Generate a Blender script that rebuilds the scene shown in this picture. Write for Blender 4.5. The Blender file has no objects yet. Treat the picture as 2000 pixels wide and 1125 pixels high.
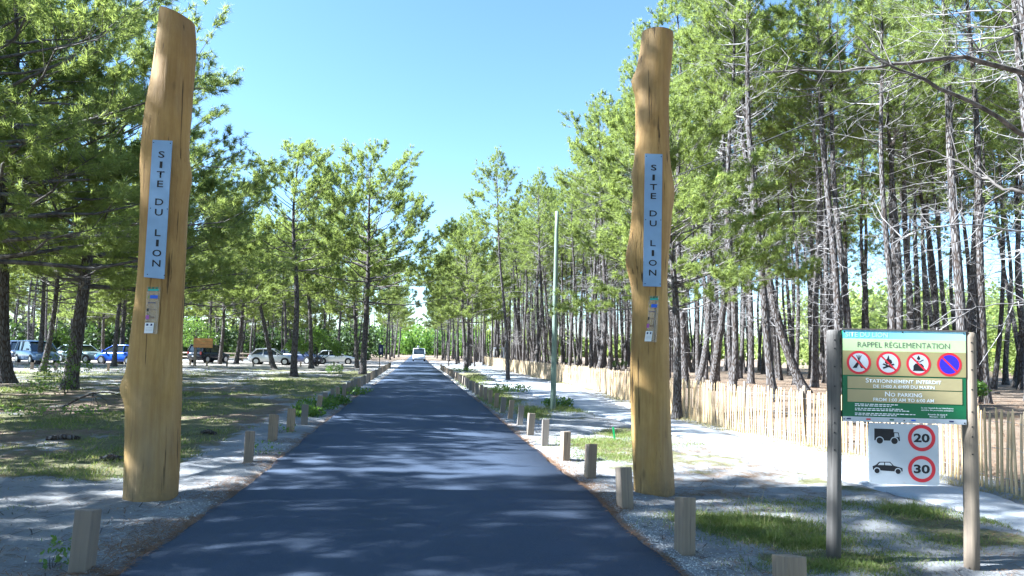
import bpy, math, random
import numpy as np
from mathutils import Vector, Matrix, Quaternion

random.seed(7)
RNG = np.random.default_rng(11)
SC = bpy.context.scene
COL = SC.collection
R = math.radians

# ------------------------------------------------------------------ camera
CAM_H, FPX, PITCH, ROLL, SHIFT_Y = 1.65, 1333.0, 2.7, 1.3, 0.0318
cd = bpy.data.cameras.new('camera'); cam = bpy.data.objects.new('camera', cd); COL.objects.link(cam)
cd.sensor_width = 36.0; cd.lens = FPX / 2000 * 36.0; cd.shift_y = SHIFT_Y
cd.clip_start = 0.05; cd.clip_end = 3000
CAM_R = Matrix.Rotation(R(90 + PITCH), 3, 'X') @ Matrix.Rotation(R(ROLL), 3, 'Z')
cam.location = (0, 0, CAM_H); cam.rotation_euler = CAM_R.to_euler()
SC.camera = cam

# ------------------------------------------------------------------ sky, sun, exposure
SUN_AZ, SUN_EL = R(-97), R(37)          # azimuth from +Y towards +X: the sun stands left of the road
w = bpy.data.worlds.new('World'); SC.world = w; w.use_nodes = True
nt = w.node_tree; nt.nodes.clear()
sky = nt.nodes.new('ShaderNodeTexSky'); sky.sky_type = 'NISHITA'; sky.sun_disc = False
sky.sun_elevation = SUN_EL; sky.sun_rotation = SUN_AZ
sky.altitude = 0; sky.air_density = 1.0; sky.dust_density = 0.05; sky.ozone_density = 2.8
bg = nt.nodes.new('ShaderNodeBackground'); bg.inputs[1].default_value = 0.059
ow = nt.nodes.new('ShaderNodeOutputWorld')
nt.links.new(sky.outputs[0], bg.inputs[0]); nt.links.new(bg.outputs[0], ow.inputs[0])
sl = bpy.data.lights.new('sun', 'SUN'); sl.energy = 5.0; sl.angle = R(0.53); sl.color = (1.0, 0.97, 0.92)
sun = bpy.data.objects.new('sun', sl); COL.objects.link(sun)
SUN_DIR = Vector((math.sin(SUN_AZ) * math.cos(SUN_EL), math.cos(SUN_AZ) * math.cos(SUN_EL), math.sin(SUN_EL)))
sun.rotation_euler = (-SUN_DIR).to_track_quat('-Z', 'Y').to_euler()
sun.location = SUN_DIR * 60
vs = SC.view_settings
vs.view_transform = 'Standard'; vs.look = 'None'; vs.gamma = 1.0; vs.use_curve_mapping = False
vs.exposure = 2.62
vs.use_white_balance = True; vs.white_balance_temperature = 5600; vs.white_balance_tint = 6      # the camera's cool daylight setting
cy = SC.cycles
cy.max_bounces = 4; cy.diffuse_bounces = 1; cy.glossy_bounces = 2; cy.transmission_bounces = 4; cy.transparent_max_bounces = 6
cy.caustics_reflective = False; cy.caustics_refractive = False

# ------------------------------------------------------------------ measuring: photograph pixel -> place on the ground
def ray(px, py):
    v = Vector(((px - 1000) / FPX, (562.5 - py) / FPX + SHIFT_Y * 2000 / FPX, -1.0))
    return CAM_R @ v
def V(px, py, depth):
    d = ray(px, py); return Vector((0, 0, CAM_H)) + d * (depth / d.y)
def G(px, py, z=0.0):
    d = ray(px, py); return Vector((0, 0, CAM_H)) + d * ((z - CAM_H) / d.z)
def poly(pts, z=0.0):
    a = np.array([G(*p, z)[:2] for p in pts]); return a[np.argsort(a[:, 1])]
def smooth(x, a, b):
    t = np.clip((np.asarray(x, float) - a) / (b - a), 0, 1); return t * t * (3 - 2 * t)

def pinterp(p):
    X, Y = p[:, 0], p[:, 1]
    s0 = (X[1] - X[0]) / (Y[1] - Y[0]); s1 = (X[-1] - X[-3]) / (Y[-1] - Y[-3])
    def f(y):
        y = np.asarray(y, float); r = np.interp(y, Y, X)
        r = np.where(y < Y[0], X[0] + (y - Y[0]) * s0, r)
        return np.where(y > Y[-1], X[-1] + (y - Y[-1]) * s1, r)
    return f
road_l = pinterp(poly([(236,1116),(350,1038),(412,995),(493,939),(526,913),(554,889),(619,836),(650,812),(694,776),(718,760),(744,742),(768,724),(787,709),(797,702)]))
road_r = pinterp(poly([(1336,1123),(1289,1081),(1222,1030),(1163,965),(1099,920),(1070,895),(1010,848),(951,796),(905,761),(875,737),(858,724),(843,712),(835,706)]))
path_u = pinterp(poly([(2100,1010),(1960,972),(1832,940),(1691,905),(1545,880),(1327,821),(1222,796),(1145,766),(1070,746),(996,733),(950,717),(925,709)]))
path_l = pinterp(poly([(2100,1060),(1960,1020),(1887,998),(1694,948),(1613,925),(1484,896),(1314,846),(1200,818),(1110,795),(1040,770),(985,750),(940,726),(915,712)]))
fence_pts = poly([(2120,1005),(1950,958),(1760,908),(1600,872),(1420,836),(1330,816),(1222,782),(1145,757),(1080,743),(1000,726),(940,710)])
fence_x = pinterp(fence_pts)
def road_c(y):
    y = np.asarray(y, float)
    yy = np.clip(y, 3, 90); c = 0.5 * (road_l(yy) + road_r(yy))
    return c + (y - yy) * np.where(y > 90, -0.138, -0.14)
def road_edges(y):
    y = np.asarray(y, float); c = road_c(y)
    yy = np.clip(y, 3, 90)
    return c - 0.5 * (road_r(yy) - road_l(yy)), c + 0.5 * (road_r(yy) - road_l(yy))

_T = np.random.default_rng(3).random((256, 256))
def vnoise(x, y):
    x = np.asarray(x, float); y = np.asarray(y, float)
    xi = np.floor(x).astype(int); yi = np.floor(y).astype(int)
    fx = x - xi; fy = y - yi; fx = fx * fx * (3 - 2 * fx); fy = fy * fy * (3 - 2 * fy)
    g = lambda a, b: _T[a % 256, b % 256]
    return (g(xi, yi) * (1 - fx) + g(xi + 1, yi) * fx) * (1 - fy) + (g(xi, yi + 1) * (1 - fx) + g(xi + 1, yi + 1) * fx) * fy
def fbm(x, y, o=3):
    r = 0; a = 0.5
    for i in range(o): r = r + a * vnoise(x * 2 ** i + 17 * i, y * 2 ** i - 31 * i); a *= 0.5
    return r / (1 - 0.5 ** o)

def macro(x, y):                           # the lie of the land: a low bank behind the fence
    d = np.asarray(x) - fence_x(np.clip(y, 6, 100))
    return 0.34 * smooth(d, 0.4, 7) * smooth(y, 4, 10) * (1 - smooth(y, 90, 140))
def ground_z(x, y):
    x = np.asarray(x, float); y = np.asarray(y, float)
    l, r = road_edges(y); pl = path_l(np.clip(y, 4, 80)); pu = path_u(np.clip(y, 4, 80))
    onroad = smooth(x, l - 0.12, l + 0.02) * (1 - smooth(x, r - 0.02, r + 0.12))
    onpath = smooth(x, pl - 0.25, pl) * (1 - smooth(x, pu, pu + 0.25)) * (1 - smooth(y, 80, 84))
    rough = 0.05 * (fbm(x * 1.3, y * 1.3, 3) - 0.5) + 0.05 * (fbm(x * 5.0 + 9, y * 5.0, 2) - 0.5) + 0.03 * np.clip(0.42 - vnoise(x * 3.1, y * 3.1 + 5), 0, 1) * -2
    rough = rough * smooth(x - r, 0.05, 0.7) + rough * smooth(l - x, 0.05, 0.7)
    return macro(x, y) + rough * (1 - onpath) - 0.035 * onroad - 0.03 * onpath
def GH(px, py):
    z = 0.0
    for _ in range(6):
        p = G(px, py, z); z = float(ground_z(p.x, p.y))
    return Vector((p.x, p.y, z))
def onground(x, y): return Vector((x, y, float(ground_z(x, y))))

# ------------------------------------------------------------------ mesh helpers
class MB:
    def __init__(s): s.v = []; s.f = {3: [], 4: []}; s.n = 0; s.ng = []; s.attr = []
    def add(s, v, f):
        v = np.asarray(v, float).reshape(-1, 3); f = np.asarray(f, int)
        s.v.append(v); s.f[f.shape[1]].append(f + s.n); s.n += len(v)
    def ngon(s, v):
        v = np.asarray(v, float); s.v.append(v); s.ng.append(list(range(s.n, s.n + len(v)))); s.n += len(v)
    def box(s, c, d, M=None):
        q = np.array([[x, y, z] for x in (-.5, .5) for y in (-.5, .5) for z in (-.5, .5)]) * np.array(d)
        if M is not None: q = q @ np.array(M).T
        s.add(q + np.array(c), [[0,1,3,2],[4,6,7,5],[0,4,5,1],[2,3,7,6],[0,2,6,4],[1,5,7,3]])
    def tube(s, pts, rad, k=6, cap=False):
        pts = np.asarray(pts, float); n = len(pts); rad = np.broadcast_to(np.asarray(rad, float), (n,))
        t = np.gradient(pts, axis=0); t /= np.linalg.norm(t, axis=1)[:, None] + 1e-12
        m = np.abs(t.mean(0)); ref = np.zeros(3); ref[np.argmin(m)] = 1
        u = np.cross(t, ref); u /= np.linalg.norm(u, axis=1)[:, None] + 1e-12; w_ = np.cross(t, u)
        a = np.arange(k) * 2 * np.pi / k
        ring = pts[:, None] + rad[:, None, None] * (np.cos(a)[None, :, None] * u[:, None] + np.sin(a)[None, :, None] * w_[:, None])
        i = np.arange(n - 1)[:, None] * k; j = np.arange(k)[None]; j2 = (j + 1) % k
        f = np.stack([i + j, i + j2, i + k + j2, i + k + j], -1).reshape(-1, 4)
        base = s.n
        s.add(ring.reshape(-1, 3), f)
        if cap: s.ng.append(list(range(base, base + k))[::-1]); s.ng.append(list(range(base + (n - 1) * k, base + n * k)))
    def disc(s, c, r, u, v, n=32):
        a = np.arange(n) * 2 * np.pi / n
        s.ngon(np.array(c) + r * (np.cos(a)[:, None] * np.array(u) + np.sin(a)[:, None] * np.array(v)))
    def ringdisc(s, c, r0, r1, u, v, n=40):
        a = np.arange(n) * 2 * np.pi / n
        d = np.cos(a)[:, None] * np.array(u) + np.sin(a)[:, None] * np.array(v)
        i = np.arange(n); j = (i + 1) % n
        s.add(np.vstack([np.array(c) + r0 * d, np.array(c) + r1 * d]), np.stack([i, j, n + j, n + i], -1))
    def mesh(s, name, mat=None, smooth_=False, attrs=None):
        me = bpy.data.meshes.new(name)
        vv = np.vstack(s.v) if s.v else np.zeros((0, 3))
        me.vertices.add(len(vv)); me.vertices.foreach_set('co', vv.astype(np.float32).ravel())
        loops, starts, o = [], [], 0
        for k in (3, 4):
            if s.f[k]:
                a = np.vstack(s.f[k]); loops.append(a.ravel()); starts.append(o + np.arange(len(a)) * k); o += a.size
        for g in s.ng:
            loops.append(np.array(g)); starts.append(np.array([o])); o += len(g)
        loops = np.concatenate(loops); starts = np.concatenate(starts)
        me.loops.add(len(loops)); me.loops.foreach_set('vertex_index', loops.astype(np.int32))
        me.polygons.add(len(starts)); me.polygons.foreach_set('loop_start', starts.astype(np.int32))
        me.update(calc_edges=True)
        me.polygons.foreach_set('use_smooth', np.full(len(starts), bool(smooth_)))
        for an, av in (attrs or {}).items():
            at = me.attributes.new(an, 'FLOAT', 'POINT'); at.data.foreach_set('value', np.asarray(av, np.float32))
        if mat: me.materials.append(mat)
        me.validate(); return me

def link(name, me, parent=None, loc=None):
    o = bpy.data.objects.new(name, me); COL.objects.link(o)
    if parent: o.parent = parent
    if loc is not None: o.location = loc
    return o
def tag(o, label=None, cat=None, group=None, kind=None):
    for k, v in (('label', label), ('category', cat), ('group', group), ('kind', kind)):
        if v: o[k] = v
    return o
def thing(name, label, cat, loc=(0, 0, 0), group=None, rot=None):
    o = bpy.data.objects.new(name, None); COL.objects.link(o); o.location = loc; o.empty_display_size = .2
    if rot is not None: o.rotation_euler = rot
    return tag(o, label, cat, group)
def copy_tree(o, parent=None):
    c = o.copy(); COL.objects.link(c); c.parent = parent
    for ch in o.children: copy_tree(ch, c)
    return c
ORD = ['nearest','second','third','fourth','fifth','sixth','seventh','eighth','ninth','tenth','eleventh','twelfth','thirteenth','fourteenth','fifteenth','sixteenth','seventeenth','eighteenth','nineteenth','twentieth']
def ordinal(i):
    if i < 20: return ORD[i]
    tens = {2: 'twenty', 3: 'thirty', 4: 'forty'}[(i + 1) // 10]; u = (i + 1) % 10
    if u == 0: return {'twenty': 'twentieth', 'thirty': 'thirtieth', 'forty': 'fortieth'}[tens]
    return tens + '-' + ('first' if u == 1 else ORD[u - 1])

# ------------------------------------------------------------------ materials
class N:
    def __init__(s, name):
        s.m = bpy.data.materials.new(name); s.m.use_nodes = True; s.t = s.m.node_tree
        s.b = s.t.nodes['Principled BSDF']; s.out = s.t.nodes['Material Output']
    def n(s, t, **k):
        x = s.t.nodes.new(t)
        for a, b in k.items(): setattr(x, a, b)
        return x
    def l(s, a, b): s.t.links.new(a, b)
    def coord(s, kind='Object', scale=(1, 1, 1)):
        c = s.n('ShaderNodeTexCoord'); mp = s.n('ShaderNodeMapping'); mp.inputs['Scale'].default_value = scale
        s.l(c.outputs[kind], mp.inputs[0]); return mp.outputs[0]
    def noise(s, vec, scale, detail=4, rough=.6, lo=.35, hi=.65, dist=0):
        x = s.n('ShaderNodeTexNoise'); x.inputs['Scale'].default_value = scale; x.inputs['Detail'].default_value = detail
        x.inputs['Roughness'].default_value = rough; x.inputs['Distortion'].default_value = dist
        if vec is not None: s.l(vec, x.inputs['Vector'])
        m = s.n('ShaderNodeMapRange'); m.inputs[1].default_value = lo; m.inputs[2].default_value = hi
        s.l(x.outputs['Fac'], m.inputs[0]); return m.outputs[0]
    def mix(s, f, a, b, mode='MIX'):
        x = s.n('ShaderNodeMix'); x.data_type = 'RGBA'; x.blend_type = mode
        for i, v in ((0, f), (6, a), (7, b)):
            if hasattr(v, 'links'): s.l(v, x.inputs[i])
            else: x.inputs[i].default_value = v if i == 0 else (*v, 1) if len(v) == 3 else v
        return x.outputs[2]
    def math(s, op, a, b=0.0, clamp=False):
        x = s.n('ShaderNodeMath', operation=op); x.use_clamp = clamp
        for i, v in ((0, a), (1, b)):
            if hasattr(v, 'links'): s.l(v, x.inputs[i])
            else: x.inputs[i].default_value = v
        return x.outputs[0]
    def attr(s, name):
        x = s.n('ShaderNodeAttribute'); x.attribute_name = name; return x.outputs['Fac']
    def objrand(s): return s.n('ShaderNodeObjectInfo').outputs['Random']
    def bump(s, h, strength=.3, dist=.02):
        x = s.n('ShaderNodeBump'); x.inputs['Strength'].default_value = strength; x.inputs['Distance'].default_value = dist
        s.l(h, x.inputs['Height']); s.l(x.outputs[0], s.b.inputs['Normal'])
    def col(s, c):
        if hasattr(c, 'links'): s.l(c, s.b.inputs['Base Color'])
        else: s.b.inputs['Base Color'].default_value = (*c, 1)
    def set(s, rough=.7, spec=.3, metal=0.0):
        s.b.inputs['Roughness'].default_value = rough; s.b.inputs['Specular IOR Level'].default_value = spec
        s.b.inputs['Metallic'].default_value = metal; return s.m
def plain(name, c, rough=.6, spec=.3, metal=0, var=.12, scale=20):
    k = N(name); f = k.noise(k.coord(), scale, 3)
    k.col(k.mix(f, tuple(x * (1 - var) for x in c), tuple(min(1, x * (1 + var)) for x in c))); return k.set(rough, spec, metal)

def m_ground():
    k = N('sandy_ground'); P = k.coord('Object')
    big = k.noise(P, .6, 5); med = k.noise(P, 4, 5); fine = k.noise(P, 45, 4, .7); grit = k.noise(P, 160, 2, .7, .3, .7)
    sand = k.mix(big, (.30, .297, .295), (.45, .447, .445))
    sand = k.mix(k.math('MULTIPLY', fine, .5), sand, (.29, .28, .275))
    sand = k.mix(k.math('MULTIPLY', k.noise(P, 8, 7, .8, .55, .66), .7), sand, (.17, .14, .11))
    lit = k.mix(fine, (.14, .095, .065), (.30, .215, .15)); lit = k.mix(k.math('MULTIPLY', med, .5), lit, (.36, .29, .22))
    gr = k.mix(fine, (.10, .11, .045), (.24, .23, .11)); gr = k.mix(k.math('MULTIPLY', med, .6), gr, (.30, .26, .16))
    brk = k.math('SUBTRACT', k.noise(P, 2.2, 6, .7, .25, .75), .5)
    def th(a):
        s_ = k.math('ADD', k.attr(a), k.math('MULTIPLY', brk, .9)); m = k.n('ShaderNodeMapRange'); m.inputs[1].default_value = .38; m.inputs[2].default_value = .62
        k.l(s_, m.inputs[0]); return m.outputs[0]
    c = k.mix(th('litter'), sand, lit); c = k.mix(th('grass'), c, gr)
    k.col(c)
    h = k.math('ADD', k.math('MULTIPLY', med, .6), k.math('ADD', k.math('MULTIPLY', fine, .35), k.math('MULTIPLY', grit, .15)))
    k.bump(h, 1.0, .035); return k.set(.95, .1)
def m_asphalt():
    k = N('asphalt'); P = k.coord('Object')
    g = k.noise(P, 170, 2, .7, .3, .7); b = k.noise(P, .5, 4); st = k.noise(k.coord('Object', (.9, .12, 1)), 2.0, 4)
    ag = k.noise(P, 38, 6, .8, .38, .62); c = k.mix(g, (.024, .034, .058), (.088, .114, .165)); c = k.mix(k.math('MULTIPLY', ag, .5), c, (.032, .041, .063)); c = k.mix(k.math('MULTIPLY', b, .35), c, (.075, .10, .15)); c = k.mix(k.math('MULTIPLY', st, .3), c, (.035, .05, .08))
    k.col(c); k.bump(k.math('ADD', g, k.math('MULTIPLY', k.noise(P, 60, 3), .5)), .55, .006); return k.set(.75, .22)
def m_path():
    k = N('limestone_path'); P = k.coord('Object')
    c = k.mix(k.noise(P, 1.1, 5), (.36, .365, .375), (.47, .475, .485)); c = k.mix(k.math('MULTIPLY', k.noise(P, 60, 3, .7, .4, .7), .4), c, (.28, .28, .285))
    c = k.mix(k.math('MULTIPLY', k.noise(P, 7, 6, .7, .6, .72), .5), c, (.25, .2, .15))
    k.col(c); k.bump(k.noise(P, 50, 4), .4, .012); return k.set(.95, .1)
def m_bark():
    k = N('pine_bark'); P = k.coord('Object', (1, 1, .22)); v = k.n('ShaderNodeTexVoronoi'); v.feature = 'DISTANCE_TO_EDGE'; v.inputs['Scale'].default_value = 16
    k.l(P, v.inputs['Vector']); m = k.n('ShaderNodeMapRange'); m.inputs[1].default_value = .0; m.inputs[2].default_value = .22; k.l(v.outputs[0], m.inputs[0])
    nz = k.noise(P, 9, 5)
    plate = k.mix(nz, (.10, .092, .09), (.205, .192, .188)); plate = k.mix(k.objrand(), plate, (.15, .14, .136))
    k.col(k.mix(m.outputs[0], (.05, .036, .028), plate)); k.bump(k.math('ADD', m.outputs[0], k.math('MULTIPLY', nz, .5)), .9, .03); return k.set(.95, .1)
def m_twig():
    k = N('grey_branch_bark'); k.col(k.mix(k.noise(k.coord(), 6, 3), (.15, .135, .13), (.34, .32, .31))); return k.set(.9, .15)
def m_dtwig():
    k = N('dark_branch_bark'); k.col(k.mix(k.noise(k.coord(), 6, 3), (.07, .06, .055), (.19, .17, .155))); return k.set(.9, .15)
def leafy(name, a, b, c, trans=.45, rough=.5):
    k = N(name); t = k.attr('tint'); base = k.mix(t, a, b); base = k.mix(k.math('MULTIPLY', k.objrand(), .5), base, c)
    k.col(base); k.set(rough, .35)
    tr = k.n('ShaderNodeBsdfTranslucent'); k.l(k.mix(.5, base, (b[0] * 1.5, b[1] * 1.45, b[2] * .8)), tr.inputs[0])
    ms = k.n('ShaderNodeMixShader'); ms.inputs[0].default_value = trans
    k.l(k.b.outputs[0], ms.inputs[1]); k.l(tr.outputs[0], ms.inputs[2]); k.l(ms.outputs[0], k.out.inputs[0]); return k.m
def m_wood(name, a, b, dark, streak=(14, 14, .5), knots=True, rnd=0.0, rcol=(.3, .3, .3)):
    k = N(name); P = k.coord('Object', streak); n1 = k.noise(P, 1.6, 6, .65, .3, .7, .6); n2 = k.noise(k.coord('Object'), 1.3, 4, .6, .35, .7)
    c = k.mix(n1, a, b); c = k.mix(k.math('MULTIPLY', n2, .5), c, dark)
    cr = k.noise(k.coord('Object', (30, 30, .7)), 1.3, 3, .6, .63, .70); c = k.mix(k.math('MULTIPLY', cr, .6), c, tuple(x * .35 for x in dark))
    if knots:
        v = k.n('ShaderNodeTexVoronoi'); v.inputs['Scale'].default_value = 2.6; k.l(k.coord('Object', (1, 1, .55)), v.inputs['Vector'])
        m = k.n('ShaderNodeMapRange'); m.inputs[1].default_value = .05; m.inputs[2].default_value = .16; m.inputs[3].default_value = .75; m.inputs[4].default_value = 0; k.l(v.outputs['Distance'], m.inputs[0])
        c = k.mix(m.outputs[0], c, tuple(x * .45 for x in dark))
    if rnd: c = k.mix(k.math('MULTIPLY', k.objrand(), rnd), c, rcol)
    k.col(c); k.bump(k.math('ADD', n1, k.math('MULTIPLY', cr, -1.0)), .35, .008); return k.set(.75, .25)

M = {}
M['ground'] = m_ground(); M['asphalt'] = m_asphalt(); M['path'] = m_path(); M['bark'] = m_bark(); M['twig'] = m_twig(); M['dtwig'] = m_dtwig()
M['needle'] = leafy('pine_needles', (.125, .168, .05), (.31, .37, .12), (.225, .275, .085), .58)
M['leaf'] = leafy('broad_leaves', (.06, .125, .025), (.17, .27, .05), (.11, .2, .04), .4, .4)
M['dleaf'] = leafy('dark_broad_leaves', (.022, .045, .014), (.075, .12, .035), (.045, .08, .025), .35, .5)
M['grass'] = leafy('grass_blades', (.10, .16, .035), (.25, .29, .08), (.16, .2, .06), .4)
M['drygrass'] = leafy('dry_grass', (.26, .23, .11), (.42, .37, .2), (.3, .27, .15), .35)
M['litter'] = leafy('fallen_needles', (.16, .085, .045), (.33, .19, .10), (.22, .13, .07), .1, .8)
def m_log():
    k = N('peeled_log'); P = k.coord('Object', (10, 10, .35)); n1 = k.noise(P, 1.8, 7, .7, .28, .72, .8); n2 = k.noise(k.coord('Object', (1, 1, .5)), 2.2, 5, .65, .38, .66)
    c = k.mix(n1, (.32, .185, .055), (.52, .335, .125)); c = k.mix(k.math('MULTIPLY', n2, .65), c, (.22, .12, .04))
    c = k.mix(k.math('MULTIPLY', k.noise(k.coord('Object', (1, 1, .35)), 1.1, 4, .6, .5, .75), .45), c, (.36, .31, .235))
    cr = k.noise(k.coord('Object', (26, 26, .55)), 1.0, 4, .6, .62, .67); c = k.mix(k.math('MULTIPLY', cr, .85), c, (.05, .03, .015))
    v = k.n('ShaderNodeTexVoronoi'); v.inputs['Scale'].default_value = 3.1; k.l(k.coord('Object', (1, 1, .45)), v.inputs['Vector'])
    m = k.n('ShaderNodeMapRange'); m.inputs[1].default_value = .03; m.inputs[2].default_value = .13; m.inputs[3].default_value = .9; m.inputs[4].default_value = 0; k.l(v.outputs['Distance'], m.inputs[0])
    c = k.mix(m.outputs[0], c, (.06, .035, .018))
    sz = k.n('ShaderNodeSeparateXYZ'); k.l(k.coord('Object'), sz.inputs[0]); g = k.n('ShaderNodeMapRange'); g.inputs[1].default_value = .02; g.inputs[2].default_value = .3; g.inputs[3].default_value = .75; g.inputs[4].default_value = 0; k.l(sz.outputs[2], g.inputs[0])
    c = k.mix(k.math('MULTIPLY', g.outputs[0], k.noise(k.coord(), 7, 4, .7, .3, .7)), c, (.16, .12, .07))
    k.col(c); k.bump(k.math('ADD', k.math('MULTIPLY', n1, .6), k.math('ADD', k.math('MULTIPLY', cr, -1.2), k.math('MULTIPLY', n2, .5))), .6, .015); return k.set(.7, .25)
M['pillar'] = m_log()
M['endgrain'] = plain('cut_end_wood', (.33, .25, .2), .8)
M['bollard'] = m_wood('bollard_timber', (.26, .19, .125), (.42, .315, .215), (.15, .105, .07), (16, 16, .8), True, .85, (.17, .16, .15))
M['slat'] = m_wood('split_chestnut', (.50, .335, .155), (.68, .49, .26), (.38, .24, .11), (30, 30, 1.2), False, .7, (.50, .41, .29))
M['post'] = m_wood('round_timber', (.155, .125, .10), (.31, .245, .178), (.11, .085, .065), (16, 16, .5), True)
M['shadedpost'] = m_wood('shaded_timber', (.085, .078, .072), (.17, .155, .14), (.06, .052, .046), (16, 16, .5), True)  # left sign post: its shade is put into a darker timber colour
M['darkwood'] = plain('dark_wood', (.10, .085, .075), .8)
M['pole'] = m_wood('green_treated_timber', (.14, .19, .145), (.22, .275, .215), (.11, .145, .115), (12, 12, .4), False)
M['board'] = plain('orange_wood_board', (.52, .25, .085), .7)
M['wire'] = plain('galvanised_wire', (.4, .4, .4), .5, .5, .7)
M['plate'] = plain('pale_metal_plate', (.22, .34, .52), .4, .4, 0, .05, 6)
M['black'] = plain('black_print', (.012, .012, .015), .5)
M['tyre'] = plain('tyre_rubber', (.02, .02, .02), .85, .2)
M['glass'] = plain('car_glass', (.02, .028, .035), .05, .8, 0, .05)
M['rim'] = plain('wheel_rim', (.5, .5, .52), .3, .5, .8)
M['lamp'] = plain('lamp_lens', (.6, .62, .65), .1, .8)
M['redlamp'] = plain('red_lens', (.4, .02, .02), .2, .6)
M['white'] = plain('white_paint', (.78, .79, .8), .5, .4, 0, .03)
M['cable'] = plain('black_cable', (.02, .02, .02), .6)
M['stake'] = plain('green_plastic', (.03, .42, .12), .4, .5)
def paint(name, c): return plain(name, c, .22, .6, .15, .03)
# ------------------------------------------------------------------ ground, road, path
def build_ground():
    s = np.concatenate([-np.geomspace(900, 14, 46), np.arange(-13.5, -5, .3), np.arange(-5, 9.5, .08), np.arange(9.6, 16, .3), np.geomspace(16.5, 900, 44)])
    y = np.concatenate([-np.geomspace(300, 6, 12), np.arange(-4, 3, .5), np.arange(3, 13, .075), 13 * np.geomspace(1, 900 / 13, 150)[1:]])
    S, Y = np.meshgrid(s, y); k = smooth(Y, -5, 3)
    yc = np.clip(Y, -6, 400); X = S + road_c(yc)
    Z = ground_z(X, Y); Z = np.where(np.abs(S) > 60, macro(X, Y), Z)
    l, r = road_edges(Y)
    dl = l - X; dr = X - r; fx = fence_x(np.clip(Y, 6, 100)); pu = path_u(np.clip(Y, 4, 80)); pl = path_l(np.clip(Y, 4, 80))
    n = fbm(X * .35, Y * .35, 3); n2 = fbm(X * .9 + 50, Y * .9, 3)
    meadow = smooth(dl, .7, 2.0) * smooth(Y + (n2 - .5) * 3, 8.0, 9.6)
    lit_l = meadow * (1.0 - .5 * smooth(Y, 16, 32)) * (.45 + .55 * smooth(n2, .3, .5))
    g_l = meadow * (.35 + .65 * smooth(n, .35, .6)) * (1 - .75 * smooth(Y, 33, 40) * (1 - smooth(Y, 52, 60)) * smooth(dl, -1, 20) * 0.9) * (1 - .7 * smooth(Y, 50, 56))
    beyond = smooth(X - pu, .15, .8)
    lit_r = beyond * (.45 + .55 * smooth(X - fx, .2, 1.2)); g_r = beyond * smooth(n2, .5, .7) * .6 * (1 - smooth(X - fx, .3, 1.5) * .8)
    mid = smooth(dr, .5, .9) * (1 - smooth(X - pl, -.4, .0))
    pat = 0
    for (px, py, rx, ry) in [(1480,1035,.65,.5),(1175,868,.9,1.2),(1240,845,.6,1.0),(1600,1090,.6,.3),(1785,1005,.4,.3),(960,775,.8,6),(910,735,1.2,9),(1040,805,.5,2.5),(1960,1050,.4,.3)]:
        c = G(px, py); pat = np.maximum(pat, np.exp(-((X - c.x) / rx) ** 2 - ((Y - c.y) / ry) ** 2))
    g_m = mid * np.clip(pat * 1.1 + .55 * smooth(n2, .5, .75), 0, 1)
    lit_m = mid * .42 * smooth(n, .4, .7)
    edge = np.exp(-(dr / .22) ** 2) * (dr > -.1) + np.exp(-(dl / .25) ** 2) * (dl > -.1)
    far = smooth(Y, 90, 140)
    grass = np.clip(g_l + g_r + g_m, 0, 1); litter = np.clip(lit_l + lit_r + lit_m + edge * .5 + far, 0, 1)
    ny, nx = X.shape
    i = np.arange(ny - 1)[:, None] * nx + np.arange(nx - 1)[None]
    mb = MB(); mb.add(np.stack([X, Y, Z], -1).reshape(-1, 3), np.stack([i, i + 1, i + nx + 1, i + nx], -1).reshape(-1, 4))
    o = link('ground', mb.mesh('ground', M['ground'], True, {'grass': grass.ravel(), 'litter': litter.ravel()}))
    tag(o, 'pale sandy ground with grass, needles and dark dappled shade', kind='structure')
build_ground()
def strip(name, fl, fr, ys, mat, z, label, wob=.03, cols=10, lip=.05, y_max=None):
    ys = np.asarray(ys); L = fl(ys) + wob * (fbm(ys * 1.7, ys * 0, 4) - .5) * 3; Rr = fr(ys) + wob * (fbm(ys * 1.9 + 40, ys * 0 + 5, 4) - .5) * 3
    t = np.linspace(0, 1, cols); X = L[:, None] * (1 - t) + Rr[:, None] * t; Y = np.repeat(ys[:, None], cols, 1)
    Z = macro(X, Y) + z + .012 * (1 - (2 * t - 1) ** 2)[None] + 0 * X
    Z[:, 0] -= lip; Z[:, -1] -= lip; X[:, 0] -= 0; 
    X[:, 1] = X[:, 0] + .03; X[:, -2] = X[:, -1] - .03; Z[:, 1] = macro(X[:, 1], ys) + z; Z[:, -2] = macro(X[:, -2], ys) + z
    ny, nx = X.shape; i = np.arange(ny - 1)[:, None] * nx + np.arange(nx - 1)[None]
    mb = MB(); mb.add(np.stack([X, Y, Z], -1).reshape(-1, 3), np.stack([i, i + 1, i + nx + 1, i + nx], -1).reshape(-1, 4))
    tag(link(name, mb.mesh(name, mat, True)), label, kind='structure')
YS = np.concatenate([np.arange(-6, 16, .06), 16 * np.geomspace(1, 22, 120)[1:]])
strip('road', lambda y: road_edges(y)[0], lambda y: road_edges(y)[1], YS, M['asphalt'], .012, 'dark asphalt road running straight to the horizon', .045)
strip('path', path_l, path_u, np.concatenate([np.arange(5.2, 20, .15), np.arange(20.4, 82, .6)]), M['path'], .0, 'white limestone footpath between road verge and slat fence', .12)
cp = MB()
YY = np.array([[-58, 52, .012], [-14, 50, .012], [-13, 72, .012], [-58, 74, .012]]); n_ = 14
gx = np.linspace(0, 1, n_)
Q = (YY[0][None, None] * (1 - gx)[:, None, None] + YY[1] * gx[:, None, None]) * (1 - gx)[None, :, None] + (YY[3] * (1 - gx)[:, None, None] + YY[2] * gx[:, None, None]) * gx[None, :, None]
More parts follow.
